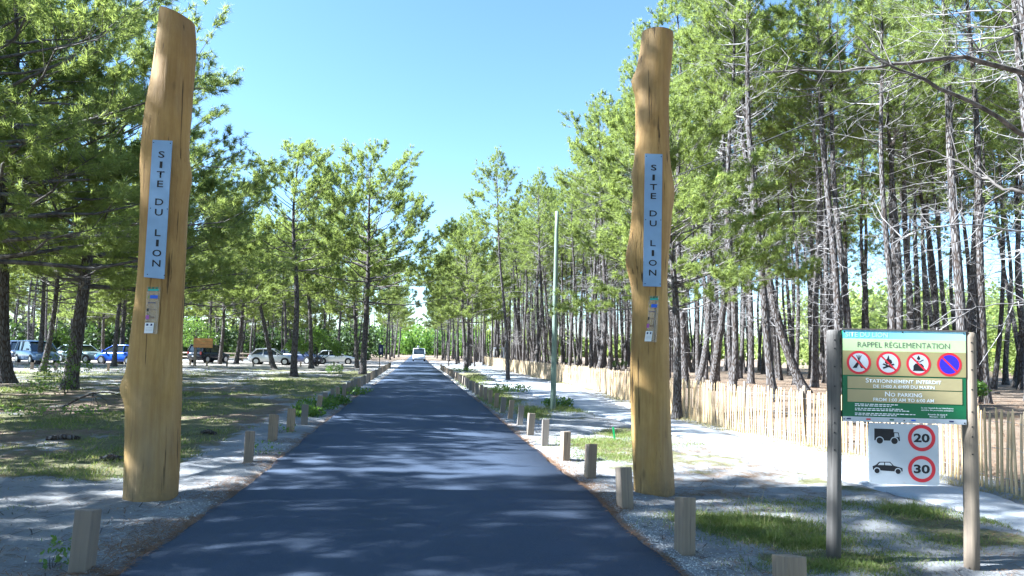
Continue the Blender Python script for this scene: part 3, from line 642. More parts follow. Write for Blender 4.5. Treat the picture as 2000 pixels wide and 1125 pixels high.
def pillar(edges, depth, base_px, label, plate_px, letters, logo_px, knots, slant):
    base = G(*base_px); base.z = float(ground_z(base.x, base.y)) - .0
    root = thing('log_pillar', label, 'pillar', base)
    ys = np.array([e[0] for e in edges], float); L = np.array([e[1] for e in edges], float); Rr = np.array([e[2] for e in edges], float)
    yy = np.concatenate([np.linspace(ys[0], ys[-1], 86)]); C, rad = [], []
    for q in yy:
        l = np.interp(q, ys, L); r = np.interp(q, ys, Rr); a = V(l, q, depth); b = V(r, q, depth); C.append((a + b) / 2); rad.append((b - a).length / 2)
    C = np.array(C); rad = np.array(rad); zt = C[:, 2]
    rs_ = np.convolve(np.pad(rad, 3, 'edge'), np.ones(7) / 7, 'valid'); Cx = np.convolve(np.pad(C[:, 0], 3, 'edge'), np.ones(7) / 7, 'valid')
    C[:, 0] = Cx; rad = rs_; C[:, 1] += .03 * np.sin(zt * 1.4)
    keep = np.arange(len(yy)); C = np.vstack([C, [C[-1, 0], C[-1, 1], base.z - .12]]); rad = np.append(rad, rad[-1])
    k = 40; a = np.arange(k) * 2 * np.pi / k; d = np.stack([np.cos(a), np.sin(a), 0 * a], -1)
    rr = rad[:, None] * (1 + .05 * (fbm(np.cos(a)[None] * 1.2 + C[:, 2:3] * .5, np.sin(a)[None] * 1.2 + C[:, 2:3] * .9 + 7, 3) - .5) * 2)
    P = C[:, None] + rr[..., None] * d[None]
    top = P[0, :, 2].mean(); P[:4, :, 2] += (np.clip((P[:4, :, 0] - C[0, 0]) / rad[0], -1, 1) * slant) * np.array([1, .6, .3, .1])[:, None]
    for (kx, ky, kr, amp) in knots:
        kc = V(kx, ky, depth); kc.y -= 0.0
        q = P - np.array(kc); g = np.exp(-((q ** 2).sum(-1)) / kr ** 2); dirn = P - C[:, None]; dirn /= np.linalg.norm(dirn, axis=-1)[..., None]; P = P + dirn * (g * amp)[..., None]
    P = P - np.array(base); nr = len(C)
    i = np.arange(nr - 1)[:, None] * k; j = np.arange(k)[None]; j2 = (j + 1) % k
    mb = MB(); mb.add(P.reshape(-1, 3), np.stack([i + j, i + k + j, i + k + j2, i + j2], -1).reshape(-1, 4))
    link('log', mb.mesh('log', M['pillar'], True), root)
    ce = MB(); ce.ngon(P[0] * np.array([1, 1, 1]) + [0, 0, .002]); link('cut_top', ce.mesh('cut_top', M['endgrain']), root)
    fr = float(rad.mean())
    # name plate
    def front(pxs):
        q = [V(*p, depth) - base for p in pxs]; z0, z1 = min(p.z for p in q) - .05, max(p.z for p in q) + .05
        sel = (P[..., 2] > z0) & (P[..., 2] < z1); return float(P[..., 1][sel].min()) - .018 + base.y
    dmin = front(plate_px); tl, tr, br, bl = [V(*p, dmin) - base for p in plate_px]
    ux, uy, n, W, Hh = plate_frame(tl, tr, bl)
    pm = MB(); pts = [tl, tr, br, bl]; pm.add(np.array([list(p) for p in pts] + [list(p - n * .012) for p in pts]), [[3,2,1,0],[4,5,6,7],[0,1,5,4],[1,2,6,5],[2,3,7,6],[3,0,4,7]])
    pl = link('name_plate', pm.mesh('name_plate', M['plate']), root)
    for v, ch in letters:
        wd = {'I': .14, 'O': .46, 'N': .42, 'D': .42, 'U': .40, 'S': .32, 'T': .40, 'E': .31, 'L': .30}[ch] * W
        sk = (bl - tl).dot(ux) * v / Hh * Hh / Hh if False else (bl - tl).dot(ux) * (v / 1.0)
        text_fit(ch, M['black'], pl, tl, ux, uy, n, W * .5 - wd / 2 + (bl - tl).dot(ux) * v, W * .5 + wd / 2 + (bl - tl).dot(ux) * v, v * Hh - .036, v * Hh + .036, .003, name='letter', offset=.012)
    for v in (.02, .5, .98):
        for u in (.07, .93):
            s = MB(); s.disc(tl + ux * (u * W + (bl - tl).dot(ux) * v) - uy * (v * Hh) + n * .003, .006, ux, uy, 10); link('screw', s.mesh('screw', M['black']), pl)
    # clear plate with the partners' marks
    a, b, c_, d_ = logo_px; dd = front([(a, c_), (b, d_)])
    T = [V(a + 6, c_, dd) - base, V(b + 4, c_, dd) - base, V(b - 2, d_, dd) - base, V(a, d_, dd) - base]
    ux, uy, n, W, Hh = plate_frame(T[0], T[1], T[3])
    cm = MB(); cm.add(np.array([list(p) for p in T] + [list(p - n * .006) for p in T]), [[3,2,1,0],[4,5,6,7],[0,1,5,4],[1,2,6,5],[2,3,7,6],[3,0,4,7]])
    cpn = link('clear_plate', cm.mesh('clear_plate', M['acrylic']), root)
    sk = (T[3] - T[0]).dot(ux)
    def patch(name, u0, u1, v0, v1, mat, lift=.003):
        m = MB(); f = lambda u, v: list(T[0] + ux * (u * W + sk * v) - uy * (v * Hh) + n * lift); m.ngon([f(u0, v1), f(u1, v1), f(u1, v0), f(u0, v0)]); link(name, m.mesh(name, mat), cpn)
    patch('green_mark', .12, .92, .05, .09, M['p_teal']); 
    for u in (.2, .48, .76): patch('green_mark', u - .09, u + .09, .01, .045, M['p_dgreen'])
    patch('blue_mark', .32, .9, .18, .25, M['p_blue']); patch('yellow_mark', .16, .3, .19, .25, M['p_olive'])
    patch('dark_mark', .2, .8, .335, .35, M['p_navy']); patch('dark_mark', .18, .32, .46, .52, M['black']); patch('brown_mark', .4, .9, .485, .5, M['p_brown'])
    patch('purple_mark', .16, .4, .605, .69, M['p_violet']); patch('brown_mark', .5, .8, .63, .67, M['p_brown'])
    patch('white_notice', .16, .82, .765, .985, M['white']); patch('notice_mark', .26, .42, .785, .83, M['p_navy'], .0045); patch('notice_mark', .58, .72, .785, .83, M['p_navy'], .0045)
    for v in (.87, .9, .93): patch('notice_line', .26, .74, v, v + .008, M['p_grey'], .0045)
    return root
k_ = N('clear_acrylic'); k_.col((.75, .78, .8)); k_.set(.08, .5); tb = k_.n('ShaderNodeBsdfTransparent'); mx = k_.n('ShaderNodeMixShader'); mx.inputs[0].default_value = .1
k_.l(tb.outputs[0], mx.inputs[1]); k_.l(k_.b.outputs[0], mx.inputs[2]); k_.l(mx.outputs[0], k_.out.inputs[0]); M['acrylic'] = k_.m
for nm, c in dict(teal=(.03,.36,.30), dgreen=(.01,.12,.05), blue=(.02,.10,.62), olive=(.25,.27,.05), navy=(.015,.02,.10), brown=(.22,.14,.08), violet=(.33,.08,.33), grey=(.45,.45,.47),
                  cyan=(.16,.50,.66), lightblue=(.50,.76,.86), pale=(.50,.66,.32), khaki=(.32,.27,.12), green=(.012,.125,.045), tan=(.37,.31,.16), white=(.46,.49,.53), text=(.80,.82,.84), red=(.52,.02,.035), signblue=(.03,.02,.52), darkgrey=(.10,.12,.10)).items():
    M['p_' + nm] = plain('print_' + nm, c, .45, .4, 0, .04, 5)
for kx, src in (('L', None),): pass
LE = [(30,312,374),(60,309,380),(100,305,379),(180,295,373),(230,288,372),(290,284,367),(345,283,370),(400,281,366),(480,278,362),(560,272,357),(620,264,352),(680,256,349),(735,249,349),(760,247,349),(790,248,347),(860,247,346),(940,246,344),(968,245,343)]
RE = [(65,1256,1316),(90,1252,1316),(130,1246,1311),(158,1241,1308),(185,1242,1306),(230,1242,1306),(290,1240,1306),(340,1236,1309),(372,1236,1312),(430,1233,1310),(490,1228,1306),(530,1229,1302),(570,1234,1303),(640,1233,1307),(760,1232,1309),(860,1235,1312),(950,1238,1318),(962,1238,1318)]
letL = [(v, c) for v, c in zip([.105,.18,.252,.32,.452,.527,.676,.75,.823,.897], 'SITEDULION')]
pillar(LE, 7.5, (294, 962), 'peeled log pillar with lion site name plate at the left of the road', [(298,273),(336,275),(320,545),(281,541)], letL, (281,309,560,652), [(241,758,.14,.075),(286,330,.15,.02),(372,345,.16,.03)], -.07)
pillar(RE, 8.45, (1278, 953), 'peeled knotty log pillar with name plate at the right of the road', [(1260,300),(1294,301),(1291,560),(1256,559)], letL, (1262,1284,578,668), [(1236,158,.12,.07),(1228,510,.22,.05),(1312,375,.2,.03),(1236,340,.1,.03)], -.01)

# ------------------------------------------------------------------ regulation sign
def sign():
    A = GH(1628, 1093); B = GH(1897, 1111); d = B - A; D = math.hypot(d.x, d.y)
    root = thing('regulation_sign', 'green and blue regulation signboard on two round timber posts', 'sign', A, rot=(0, 0, math.atan2(d.y, d.x)))
    for x, zb in ((0, -.3), (D, B.z - A.z - .3)):
        m = MB(); zz = np.array([zb, .3, .8, 1.3, 1.84, 1.875, 1.885]); rr = np.array([.058, .056, .055, .054, .053, .05, .035])
        m.tube(np.stack([x + .006 * np.sin(zz * 2 + x), 0 * zz, zz], -1), rr, 20, True); po = link('post', m.mesh('post', M['post'] if x > 0 else M['shadedpost'], True), root)
        for z in (1.80, 1.73, 1.58, 1.42, 1.24, 1.12, 1.04, .9):
            s = MB(); s.tube(np.array([[x - .012, -.048, z], [x - .012, -.0575, z]]), .006, 8, True); link('bolt_hole', s.mesh('bolt_hole', M['black']), po)
    x0, x1, z0, z1 = .055, D - .052, 1.135, 1.885; W, Hh = x1 - x0, z1 - z0
    ux, uy, n = Vector((1, 0, 0)), Vector((0, 0, 1)), Vector((0, -1, 0)); Y0 = -.045; org = Vector((x0, Y0, z1))
    m = MB(); m.box(((x0 + x1) / 2, Y0 + .011, (z0 + z1) / 2), (W, .018, Hh)); pn = link('panel', m.mesh('panel', M['p_green']), root)
    m = MB(); m.box((D / 2, -.03, z1 + .008), (D - .09, .04, .012)); link('top_rail', m.mesh('top_rail', M['darkwood']), root)
    for zz in (z0 + .06, z1 - .1):
        m = MB(); m.box((D / 2, Y0 + .04, zz), (D - .1, .035, .05)); link('back_rail', m.mesh('back_rail', M['post']), root)
    def rect(name, u0, u1, v0, v1, mat, lift, par=pn, o=org, w_=W, h_=Hh):
        q = MB(); f = lambda u, v: list(o + ux * (u * w_) - uy * (v * h_) + n * (lift * .3)); q.ngon([f(u0, v1), f(u1, v1), f(u1, v0), f(u0, v0)]); return link(name, q.mesh(name, mat), par)
    def pol(name, pts, mat, lift, par=pn, o=org, w_=W, h_=Hh):
        q = MB(); q.ngon([list(o + ux * (u * w_) - uy * (v * h_) + n * (lift * .3)) for u, v in pts][::-1]); return link(name, q.mesh(name, mat), par)
    def disc(name, u, v, r, mat, lift, r0=None, par=pn, o=org, w_=W, h_=Hh):
        q = MB(); c = list(o + ux * (u * w_) - uy * (v * h_) + n * (lift * .3))
        q.disc(c, r, ux, uy, 40) if r0 is None else q.ringdisc(c, r0, r, ux, uy, 48)
        return link(name, q.mesh(name, mat), par)
    def txt(body, mat, u0, u1, v0, v1, par=pn, o=org, w_=W, h_=Hh, lift=.005, **k): text_fit(body, mat, par, o, ux, uy, n, u0 * w_, u1 * w_, v0 * h_, v1 * h_, lift * .3, **k)
    kb = N('print_blue_blend'); sx = kb.n('ShaderNodeSeparateXYZ'); kb.l(kb.coord('Object'), sx.inputs[0]); mr = kb.n('ShaderNodeMapRange'); mr.inputs[1].default_value = x0 + .15 * W; mr.inputs[2].default_value = x1; kb.l(sx.outputs[0], mr.inputs[0])
    kb.col(kb.mix(mr.outputs[0], (.16, .50, .66), (.44, .72, .82))); kb.set(.45, .4); rect('blue_band', 0, 1, 0, .092, kb.m, .001)
    rect('pale_band', 0, 1, .092, .225, M['p_pale'], .001); rect('khaki_band', 0, 1, .225, .492, M['p_khaki'], .001)
    rect('tan_box', .04, .968, .508, .638, M['p_tan'], .001); rect('tan_box', .04, .968, .648, .785, M['p_tan'], .001); rect('logo_strip', 0, 1, .945, 1, M['p_white'], .001)
    txt('SITE DU LION', M['p_lightblue'], .022, .37, .022, .075, offset=.01)
    txt('RAPPEL RÉGLEMENTATION', M['p_darkgrey'], .122, .87, .112, .186, offset=-.004)
    txt('Stationnement interdit', M['p_text'], .188, .80, .522, .572, smallcaps=True, offset=.012)
    txt('de 1h00 à 6h00 du matin'.upper().replace('À', 'A'), M['p_text'], .25, .745, .592, .627, offset=.012)
    txt('No parking', M['p_text'], .345, .645, .665, .718, smallcaps=True, offset=.012)
    txt('FROM 1:00 AM TO 6:00 AM', M['p_text'], .25, .74, .735, .772, offset=.012)
    rl = random.Random(2)
    for v, a, b in ((.803,.10,.45),(.821,.10,.40),(.85,.10,.49),(.868,.10,.54),(.903,.10,.59),(.92,.10,.44)):
        u = a
        while u < b:
            l_ = rl.uniform(.012, .035); rect('small_print', u, min(b, u + l_), v, v + .009, M['p_text'], .003); u += l_ + .007
    txt('Le non respect de ces interdictions', M['p_text'], .638, .895, .822, .842, offset=.01); txt('entraîne des poursuites judiciaires', M['p_text'], .638, .895, .846, .866, offset=.01)
    txt('Amende de classe 4', M['p_text'], .69, .845, .890, .908, offset=.01); txt('Montant : 135 €', M['p_text'], .705, .83, .914, .932, offset=.01)
    for u, c in ((.05,'navy'),(.21,'red'),(.40,'dgreen'),(.575,'blue'),(.74,'grey'),(.88,'navy')):
        rect('small_logo', u - .018, u + .018, .962, .978, M['p_' + c], .003); rect('small_logo', u - .03, u + .045, .982, .987, M['p_grey'], .003)
    r = .0925 * W / .93
    for i, u in enumerate((.132, .374, .618, .866)):
        v = .355; red = disc('red_ring', u, v, r, M['p_red'], .004, r * .80); disc('roundel_face', u, v, r * .81, M['p_signblue'] if i == 3 else M['p_white'], .003)
        e = r / W; g = r / Hh
        S = lambda pts: [(u + a * e, v + b * g) for a, b in pts]
        if i == 0:
            pol('tent_symbol', S([(-.05,-.18),(.05,-.18),(.52,.47),(.18,.47),(.0,.12),(-.18,.47),(-.52,.47)]), M['black'], .005)
            for a in (-.2, -.07, .07, .2): pol('tent_pole', S([(a - .02, -.62), (a + .03, -.62), (.02, -.15), (-.02, -.15)]), M['black'], .005)
        if i == 1:
            pol('log_symbol', S([(-.5,.12),(-.4,.02),(.48,.36),(.42,.5)]), M['black'], .005); pol('log_symbol', S([(.5,.12),(.4,.02),(-.48,.36),(-.42,.5)]), M['black'], .0055)
            pol('flame_symbol', S([(-.3,-.02),(-.28,-.25),(-.12,-.36),(.0,-.68),(.08,-.35),(.24,-.28),(.3,-.05),(.18,.1),(-.16,.1)]), M['black'], .005)
        if i == 2:
            pol('tap_symbol', S([(-.5,.6),(-.42,.5),(-.42,.18),(-.25,-.02),(.25,-.02),(.42,.18),(.42,.5),(.5,.6)]), M['black'], .005)
            disc('drop_symbol', u, v - .46 * g, r * .13, M['black'], .005); pol('drop_symbol', S([(-.11,-.5),(0,-.72),(.11,-.5)]), M['black'], .0055)
            for a, b in ((-.28,-.28),(.3,-.3),(-.1,-.2),(.12,-.18)): pol('splash_symbol', S([(a - .1, b), (a + .1, b - .08), (a + .1, b), (a - .08, b + .07)]), M['black'], .005)
        c = .7071; hw = .075
        pol('red_slash', S([(-.8 * c + hw * c, -.8 * c - hw * c), (.8 * c + hw * c, .8 * c - hw * c), (.8 * c - hw * c, .8 * c + hw * c), (-.8 * c - hw * c, -.8 * c + hw * c)]), M['p_red'], .0065)
    for u, v in ((.012,.02),(.49,.015),(.985,.02),(.012,.975),(.5,.975),(.985,.985)): disc('screw', u, v, .006, M['black'], .006)
    # speed plate
    a0, a1, b0, b1 = .242 * D, .752 * D, .638, 1.128; W2, H2 = a1 - a0, b1 - b0; o2 = Vector((a0, Y0 - .004, b1)); q = .022
    m = MB(); out = []
    for (cx, cz, s0) in ((a1 - q, b1 - q, 0), (a0 + q, b1 - q, 90), (a0 + q, b0 + q, 180), (a1 - q, b0 + q, 270)):
        for t in range(0, 91, 18): out.append((cx + q * math.cos(R(s0 + t)), cz + q * math.sin(R(s0 + t))))
    m.ngon([(x, Y0 - .004, z) for x, z in out]); nn = len(out); m.ngon([(x, Y0 + .014, z) for x, z in out][::-1])
    ii = np.arange(nn); m.add(np.array([(x, Y0 - .004, z) for x, z in out] + [(x, Y0 + .014, z) for x, z in out]), np.stack([ii, ii + nn, (ii + 1) % nn + nn, (ii + 1) % nn], -1))
    sp = link('speed_plate', m.mesh('speed_plate', M['p_white']), root); K = dict(par=sp, o=o2, w_=W2, h_=H2)
    r2 = .195 * W2
    for v, t in ((.225, '20'), (.735, '30')):
        disc('red_ring', .752, v, r2, M['p_red'], .002, r2 * .735, **K); txt(t, M['black'], .638, .866, v - .073, v + .073, lift=.003, offset=.035, **K)
    pol('truck_symbol', [(.077,.09),(.355,.09),(.355,.145),(.425,.145),(.44,.23),(.445,.285),(.077,.285)], M['black'], .002, **K)
    pol('truck_window', [(.365,.158),(.415,.158),(.428,.222),(.365,.222)], M['p_white'], .003, **K)
    for u in (.155, .365): disc('wheel_gap', u, .285, .058 * W2, M['p_white'], .003, **K); disc('wheel_symbol', u, .287, .046 * W2, M['black'], .004, **K)
    pol('car_symbol', [(.05,.715),(.10,.69),(.145,.638),(.30,.632),(.355,.695),(.455,.722),(.48,.735),(.48,.785),(.40,.79),(.06,.775)], M['black'], .002, **K)
    pol('car_window', [(.125,.692),(.157,.652),(.217,.648),(.217,.69)], M['p_white'], .003, **K); pol('car_window', [(.23,.69),(.23,.648),(.295,.647),(.335,.693)], M['p_white'], .003, **K)
    for u in (.115, .415): disc('wheel_gap', u, .785, .048 * W2, M['p_white'], .003, **K); disc('wheel_symbol', u, .787, .037 * W2, M['black'], .004, **K)
    for u, v in ((.03,.5),(.97,.5),(.03,.955),(.5,.965),(.965,.955)): disc('bolt', u, v, .006, M['p_grey'], .003, **K)
sign()

# ------------------------------------------------------------------ bollards
def bollard_mesh(i):
    rg = random.Random(i); a, b, h = .06 * rg.uniform(.94, 1.08), .092 * rg.uniform(.92, 1.08), .445 * rg.uniform(.95, 1.05); c = .004; sl_ = rg.uniform(.006, .022)
    prof = [(-a + c, -b), (a - c, -b), (a, -b + c), (a, b - c), (a - c, b), (-a + c, b), (-a, b - c), (-a, -b + c)]
    m = MB(); k = 8; rings = []
    for z, s in ((-.2, 1), (h * .5, 1.0), (h - .005, 1), (h, .96)): rings.append([(x * s, y * s, z - (y / b * sl_ if z > .3 else 0)) for x, y in prof])
    P = np.array(rings).reshape(-1, 3); ii = np.arange(3)[:, None] * k; j = np.arange(k)[None]; j2 = (j + 1) % k
    m.add(P, np.stack([ii + j, ii + j2, ii + k + j2, ii + k + j], -1).reshape(-1, 4)); m.ng.append(list(range(3 * k, 4 * k))); return m.mesh('bollard', M['bollard'])
BM = [bollard_mesh(i) for i in range(7)]
def bollard(p, label, group, i, yaw=None):
    o = link('bollard', BM[i % 7], None, p); o.rotation_euler = (random.gauss(0, .04), random.gauss(0, .04), .14 + random.gauss(0, .06) if yaw is None else yaw); tag(o, label, 'bollard', group)
right = [(1545,1232),(1337,1079),(1221,990),(1152,932),(1103,898),(1064,870),(1035,850),(1015,830),(996,817),(981,806),(969,797),(957,789),(948,783),(939,776)]
def edge_x(y, s): l, r = road_edges(y); return float(r if s > 0 else l)
n_r = 0
for px, py in right: bollard(GH(px, py), ordinal(n_r).capitalize() + ' wooden bollard from the camera in the right-hand road-edge row', 'bollards along the right road edge', n_r); n_r += 1
y = GH(939, 776).y + 1.5; off = GH(939, 776).x - edge_x(GH(939, 776).y, 1)
while y < 62 and n_r < 40: bollard(onground(edge_x(y, 1) + off, y), ordinal(n_r).capitalize() + ' wooden bollard from the camera in the right-hand road-edge row', 'bollards along the right road edge', n_r); n_r += 1; y += 1.45
n_l = 0
for px, py in [(160,1113),(485,902),(532,860),(567,842),(594,830),(621,808),(634,797),(648,789),(660,783),(671,777)]:
    bollard(GH(px, py), ordinal(n_l).capitalize() + ' wooden bollard from the camera in the left-hand road-edge row', 'bollards along the left road edge', n_l + 3); n_l += 1
y = GH(671, 777).y + 1.5; off = GH(671, 777).x - edge_x(GH(671, 777).y, -1)
while y < 66 and n_l < 40: bollard(onground(edge_x(y, -1) + off * (1 + .02 * (y - 23)), y), ordinal(n_l).capitalize() + ' wooden bollard from the camera in the left-hand road-edge row', 'bollards along the left road edge', n_l + 3); n_l += 1; y += 1.5
for i, (px, py) in enumerate([(62,722),(108,723),(211,724),(371,714),(404,716),(443,716),(495,717),(526,714),(587,717),(652,716),(668,722)]):
    bollard(GH(px, py), ordinal(i).replace('nearest', 'first').capitalize() + ' small bollard from the left along the parking ground edge', 'bollards along the parking ground', i + 2, .3)

# ------------------------------------------------------------------ slat fence
def slat_mesh(i):
    rg = random.Random(40 + i); w_, t_, h = rg.uniform(.030, .046), rg.uniform(.016, .026), rg.uniform(1.02, 1.1); m = MB(); rings = []
    bx, by = rg.uniform(-.02, .02), rg.uniform(-.015, .015)
    for z, s in ((-.06, 1), (h * .35, 1), (h * .7, .95), (h - .05, .85), (h, .35)):
        f = math.sin(max(z, 0) / h * 3.1); cx, cy_ = bx * f, by * f
        rings.append([(cx + a * w_ * s, cy_ + b * t_ * s, z) for a, b in ((-.5, -.3), (-.2, -.5), (.5, -.4), (.4, .4), (-.4, .5))])
    k = 5; P = np.array(rings).reshape(-1, 3); ii = np.arange(4)[:, None] * k; j = np.arange(k)[None]; j2 = (j + 1) % k
    m.add(P, np.stack([ii + j, ii + j2, ii + k + j2, ii + k + j], -1).reshape(-1, 4)); m.ng.append(list(range(4 * k, 5 * k))); return m
SB = [slat_mesh(i) for i in range(10)]; SM = [m.mesh('slat', M['slat']) for m in SB]
def fence():
    yy = np.linspace(6.5, 96, 4000); xx = fence_x(yy); kk = np.ones(161) / 161
    xx = np.convolve(np.pad(xx, 80, 'edge'), kk, 'valid')
    xx[:60] = np.interp(yy[:60], yy[60:100], xx[60:100]) + (xx[60] - xx[90]) / (yy[60] - yy[90]) * (yy[:60] - yy[60])
    xx += .05 * np.sin(yy * 1.1) * smooth(yy, 9, 20)
    s = np.concatenate([[0], np.cumsum(np.hypot(np.diff(xx), np.diff(yy)))])
    x0, y0 = float(xx[0]), float(yy[0]); base = Vector((x0, y0, float(ground_z(x0, y0))))
    root = thing('slat_fence', 'long chestnut paling fence between the white footpath and the pine wood', 'fence', base)
    rg = random.Random(9); d = 0.02; n = 0; far = MB()
    tops = []
    while d < s[-1]:
        x = float(np.interp(d, s, xx)); yv = float(np.interp(d, s, yy)); z = float(ground_z(x, yv)); ang = math.atan2(float(np.interp(d + .2, s, yy)) - yv, float(np.interp(d + .2, s, xx)) - x)
        i = rg.randrange(10); rx, ry = rg.gauss(0, .02), rg.gauss(0, .022)
        if n < 300:
            o = link('slat', SM[i], root, Vector((x, yv, z)) - base); o.rotation_euler = (rx, ry, ang + rg.gauss(0, .2))
        else:
            mt = np.array((Matrix.Rotation(ang + rg.gauss(0, .2), 3, 'Z') @ Matrix.Rotation(ry, 3, 'Y') @ Matrix.Rotation(rx, 3, 'X')))
            far.add(np.vstack(SB[i].v) @ mt.T + np.array([x, yv, z]) - np.array(base), np.vstack(SB[i].f[4]))
        n += 1; d += rg.uniform(.062, .088) if d > 2.6 else rg.uniform(.075, .10)
    tag(link('slat_run', far.mesh('slat_run', M['slat']), root), kind='stuff')
    for h in (.18, .56, .9):
        m = MB(); dd = np.arange(0, s[-1], .12); X = np.interp(dd, s, xx); Y = np.interp(dd, s, yy); Z = ground_z(X, Y) + h
        off = .016 * np.where(np.arange(len(dd)) % 2, 1, -1); tx = np.gradient(X); ty = np.gradient(Y); l_ = np.hypot(tx, ty)
        m.tube(np.stack([X - ty / l_ * off, Y + tx / l_ * off, Z], -1) - np.array(base), .0028, 4); link('wire', m.mesh('wire', M['wire']), root)
    for d in np.arange(1.1, s[-1], 2.0):
        x = float(np.interp(d, s, xx)); yv = float(np.interp(d, s, yy)); m = MB(); zz = np.array([-.3, .5, 1.12, 1.15]); m.tube(np.stack([0 * zz, 0 * zz, zz], -1), [.038, .037, .035, .02], 9, True)
        link('post', m.mesh('fence_post', M['post'], True), root, onground(x + .05, yv + .02) - base)
fence()

# ------------------------------------------------------------------ pole, cable, small signs
pb = GH(1080, 801); pt = V(1088, 413, pb.y)
root = thing('utility_pole', 'tall slim green timber pole beside the footpath', 'pole', pb)
m = MB(); t = np.linspace(0, 1, 12); m.tube(np.stack([(pt.x - pb.x) * t, 0 * t + .02 * np.sin(t * 5), -.2 + (pt.z - pb.z + .2) * t], -1), .088 - .035 * t, 16, True); link('shaft', m.mesh('shaft', M['pole'], True), root)
m = MB(); m.tube(np.array([[pt.x - pb.x - .06, 0, pt.z - pb.z - .12], [pt.x - pb.x + .06, -.02, pt.z - pb.z - .12]]), .012, 6, True); link('cable_clamp', m.mesh('cable_clamp', M['black']), root)
ca = pt + Vector((.06, -.02, -.12)); cb_ = Vector((9.4, 7.9, 7.3)); t = np.linspace(0, 1, 40)
m = MB(); cpnt = np.outer(1 - t, np.array(ca)) + np.outer(t, np.array(cb_)); cpnt[:, 2] -= 4 * .28 * t * (1 - t); m.tube(cpnt, .011, 6); tag(link('overhead_cable', m.mesh('overhead_cable', M['cable'])), 'black overhead cable rising from the green pole to the upper right', 'cable')
b = GH(1199, 859); m = MB(); m.box((0, 0, .11), (.035, .012, .26), Matrix.Rotation(-.14, 3, 'Y')); tag(link('marker_stake', m.mesh('marker_stake', M['stake'], False), None, b), 'small bright green plastic stake in the grass left of the right pillar', 'stake')
# orange board on a post by the parking ground
b = GH(380, 716); root = thing('wooden_notice_board', 'orange wooden board on a post before the parked cars right of the left pillar', 'notice board', b); s_ = b.y / FPX
m = MB(); m.box((0, 0, 28 * s_), (.16, .16, 58 * s_ + .2)); link('post', m.mesh('notice_post', M['post']), root)
m = MB()
for q in range(3): m.box((16 * s_, -.12, (40 + 6.1 * q) * s_), (37 * s_, .06, 5.8 * s_)); link('plank', m.mesh('plank', M['board']), root); m = MB()
# blue road sign on a post seen from behind, white bar frame behind the fence
b = GH(741, 717); root = thing('road_sign', 'small blue road sign on a thin post left of the distant van', 'sign', b); s_ = b.y / FPX
m = MB(); m.tube(np.array([[0, 0, -.1], [0, 0, 46 * s_]]), .04, 8, True); link('post', m.mesh('sign_post', M['black']), root)
m = MB(); m.box((2 * s_, -.07, 34 * s_), (9 * s_, .03, 20 * s_)); link('panel', m.mesh('sign_panel', M['p_navy']), root)
m = MB(); m.box((2 * s_, -.09, 33 * s_), (3 * s_, .01, 8 * s_)); link('symbol', m.mesh('sign_symbol', M['p_grey']), root)
b = GH(983, 714); root = thing('gate_frame', 'white bar frame standing behind the fence left of the green pole', 'gate', b); s_ = b.y / FPX
m = MB(); m.box((0, 0, 17 * s_), (.16, .16, 36 * s_)); link('post', m.mesh('gate_post', M['white']), root)
m = MB(); m.box((-10 * s_, 0, 34 * s_), (21 * s_, .1, .12)); link('bar', m.mesh('gate_bar', M['white']), root)
m = MB(); m.box((-19 * s_, 0, 16 * s_), (.1, .1, 33 * s_)); link('post', m.mesh('gate_post', M['white']), root)
# log barrier of the parking ground
b = GH(470, 706); root = thing('log_barrier', 'low grey log barrier behind the parking ground between dark car and white hatchback', 'barrier', b)
for x in np.arange(-7, 8, 2.4):
    m = MB(); m.box((x, 0, .45), (.14, .14, 1.2)); link('post', m.mesh('barrier_post', M['post']), root)
for z in (.42, .85):
    m = MB(); m.tube(np.array([[-7.2, -.1, z], [0, -.1, z + .03], [7.4, -.1, z]]), .075, 8, True); link('rail', m.mesh('barrier_rail', M['post'], True), root)
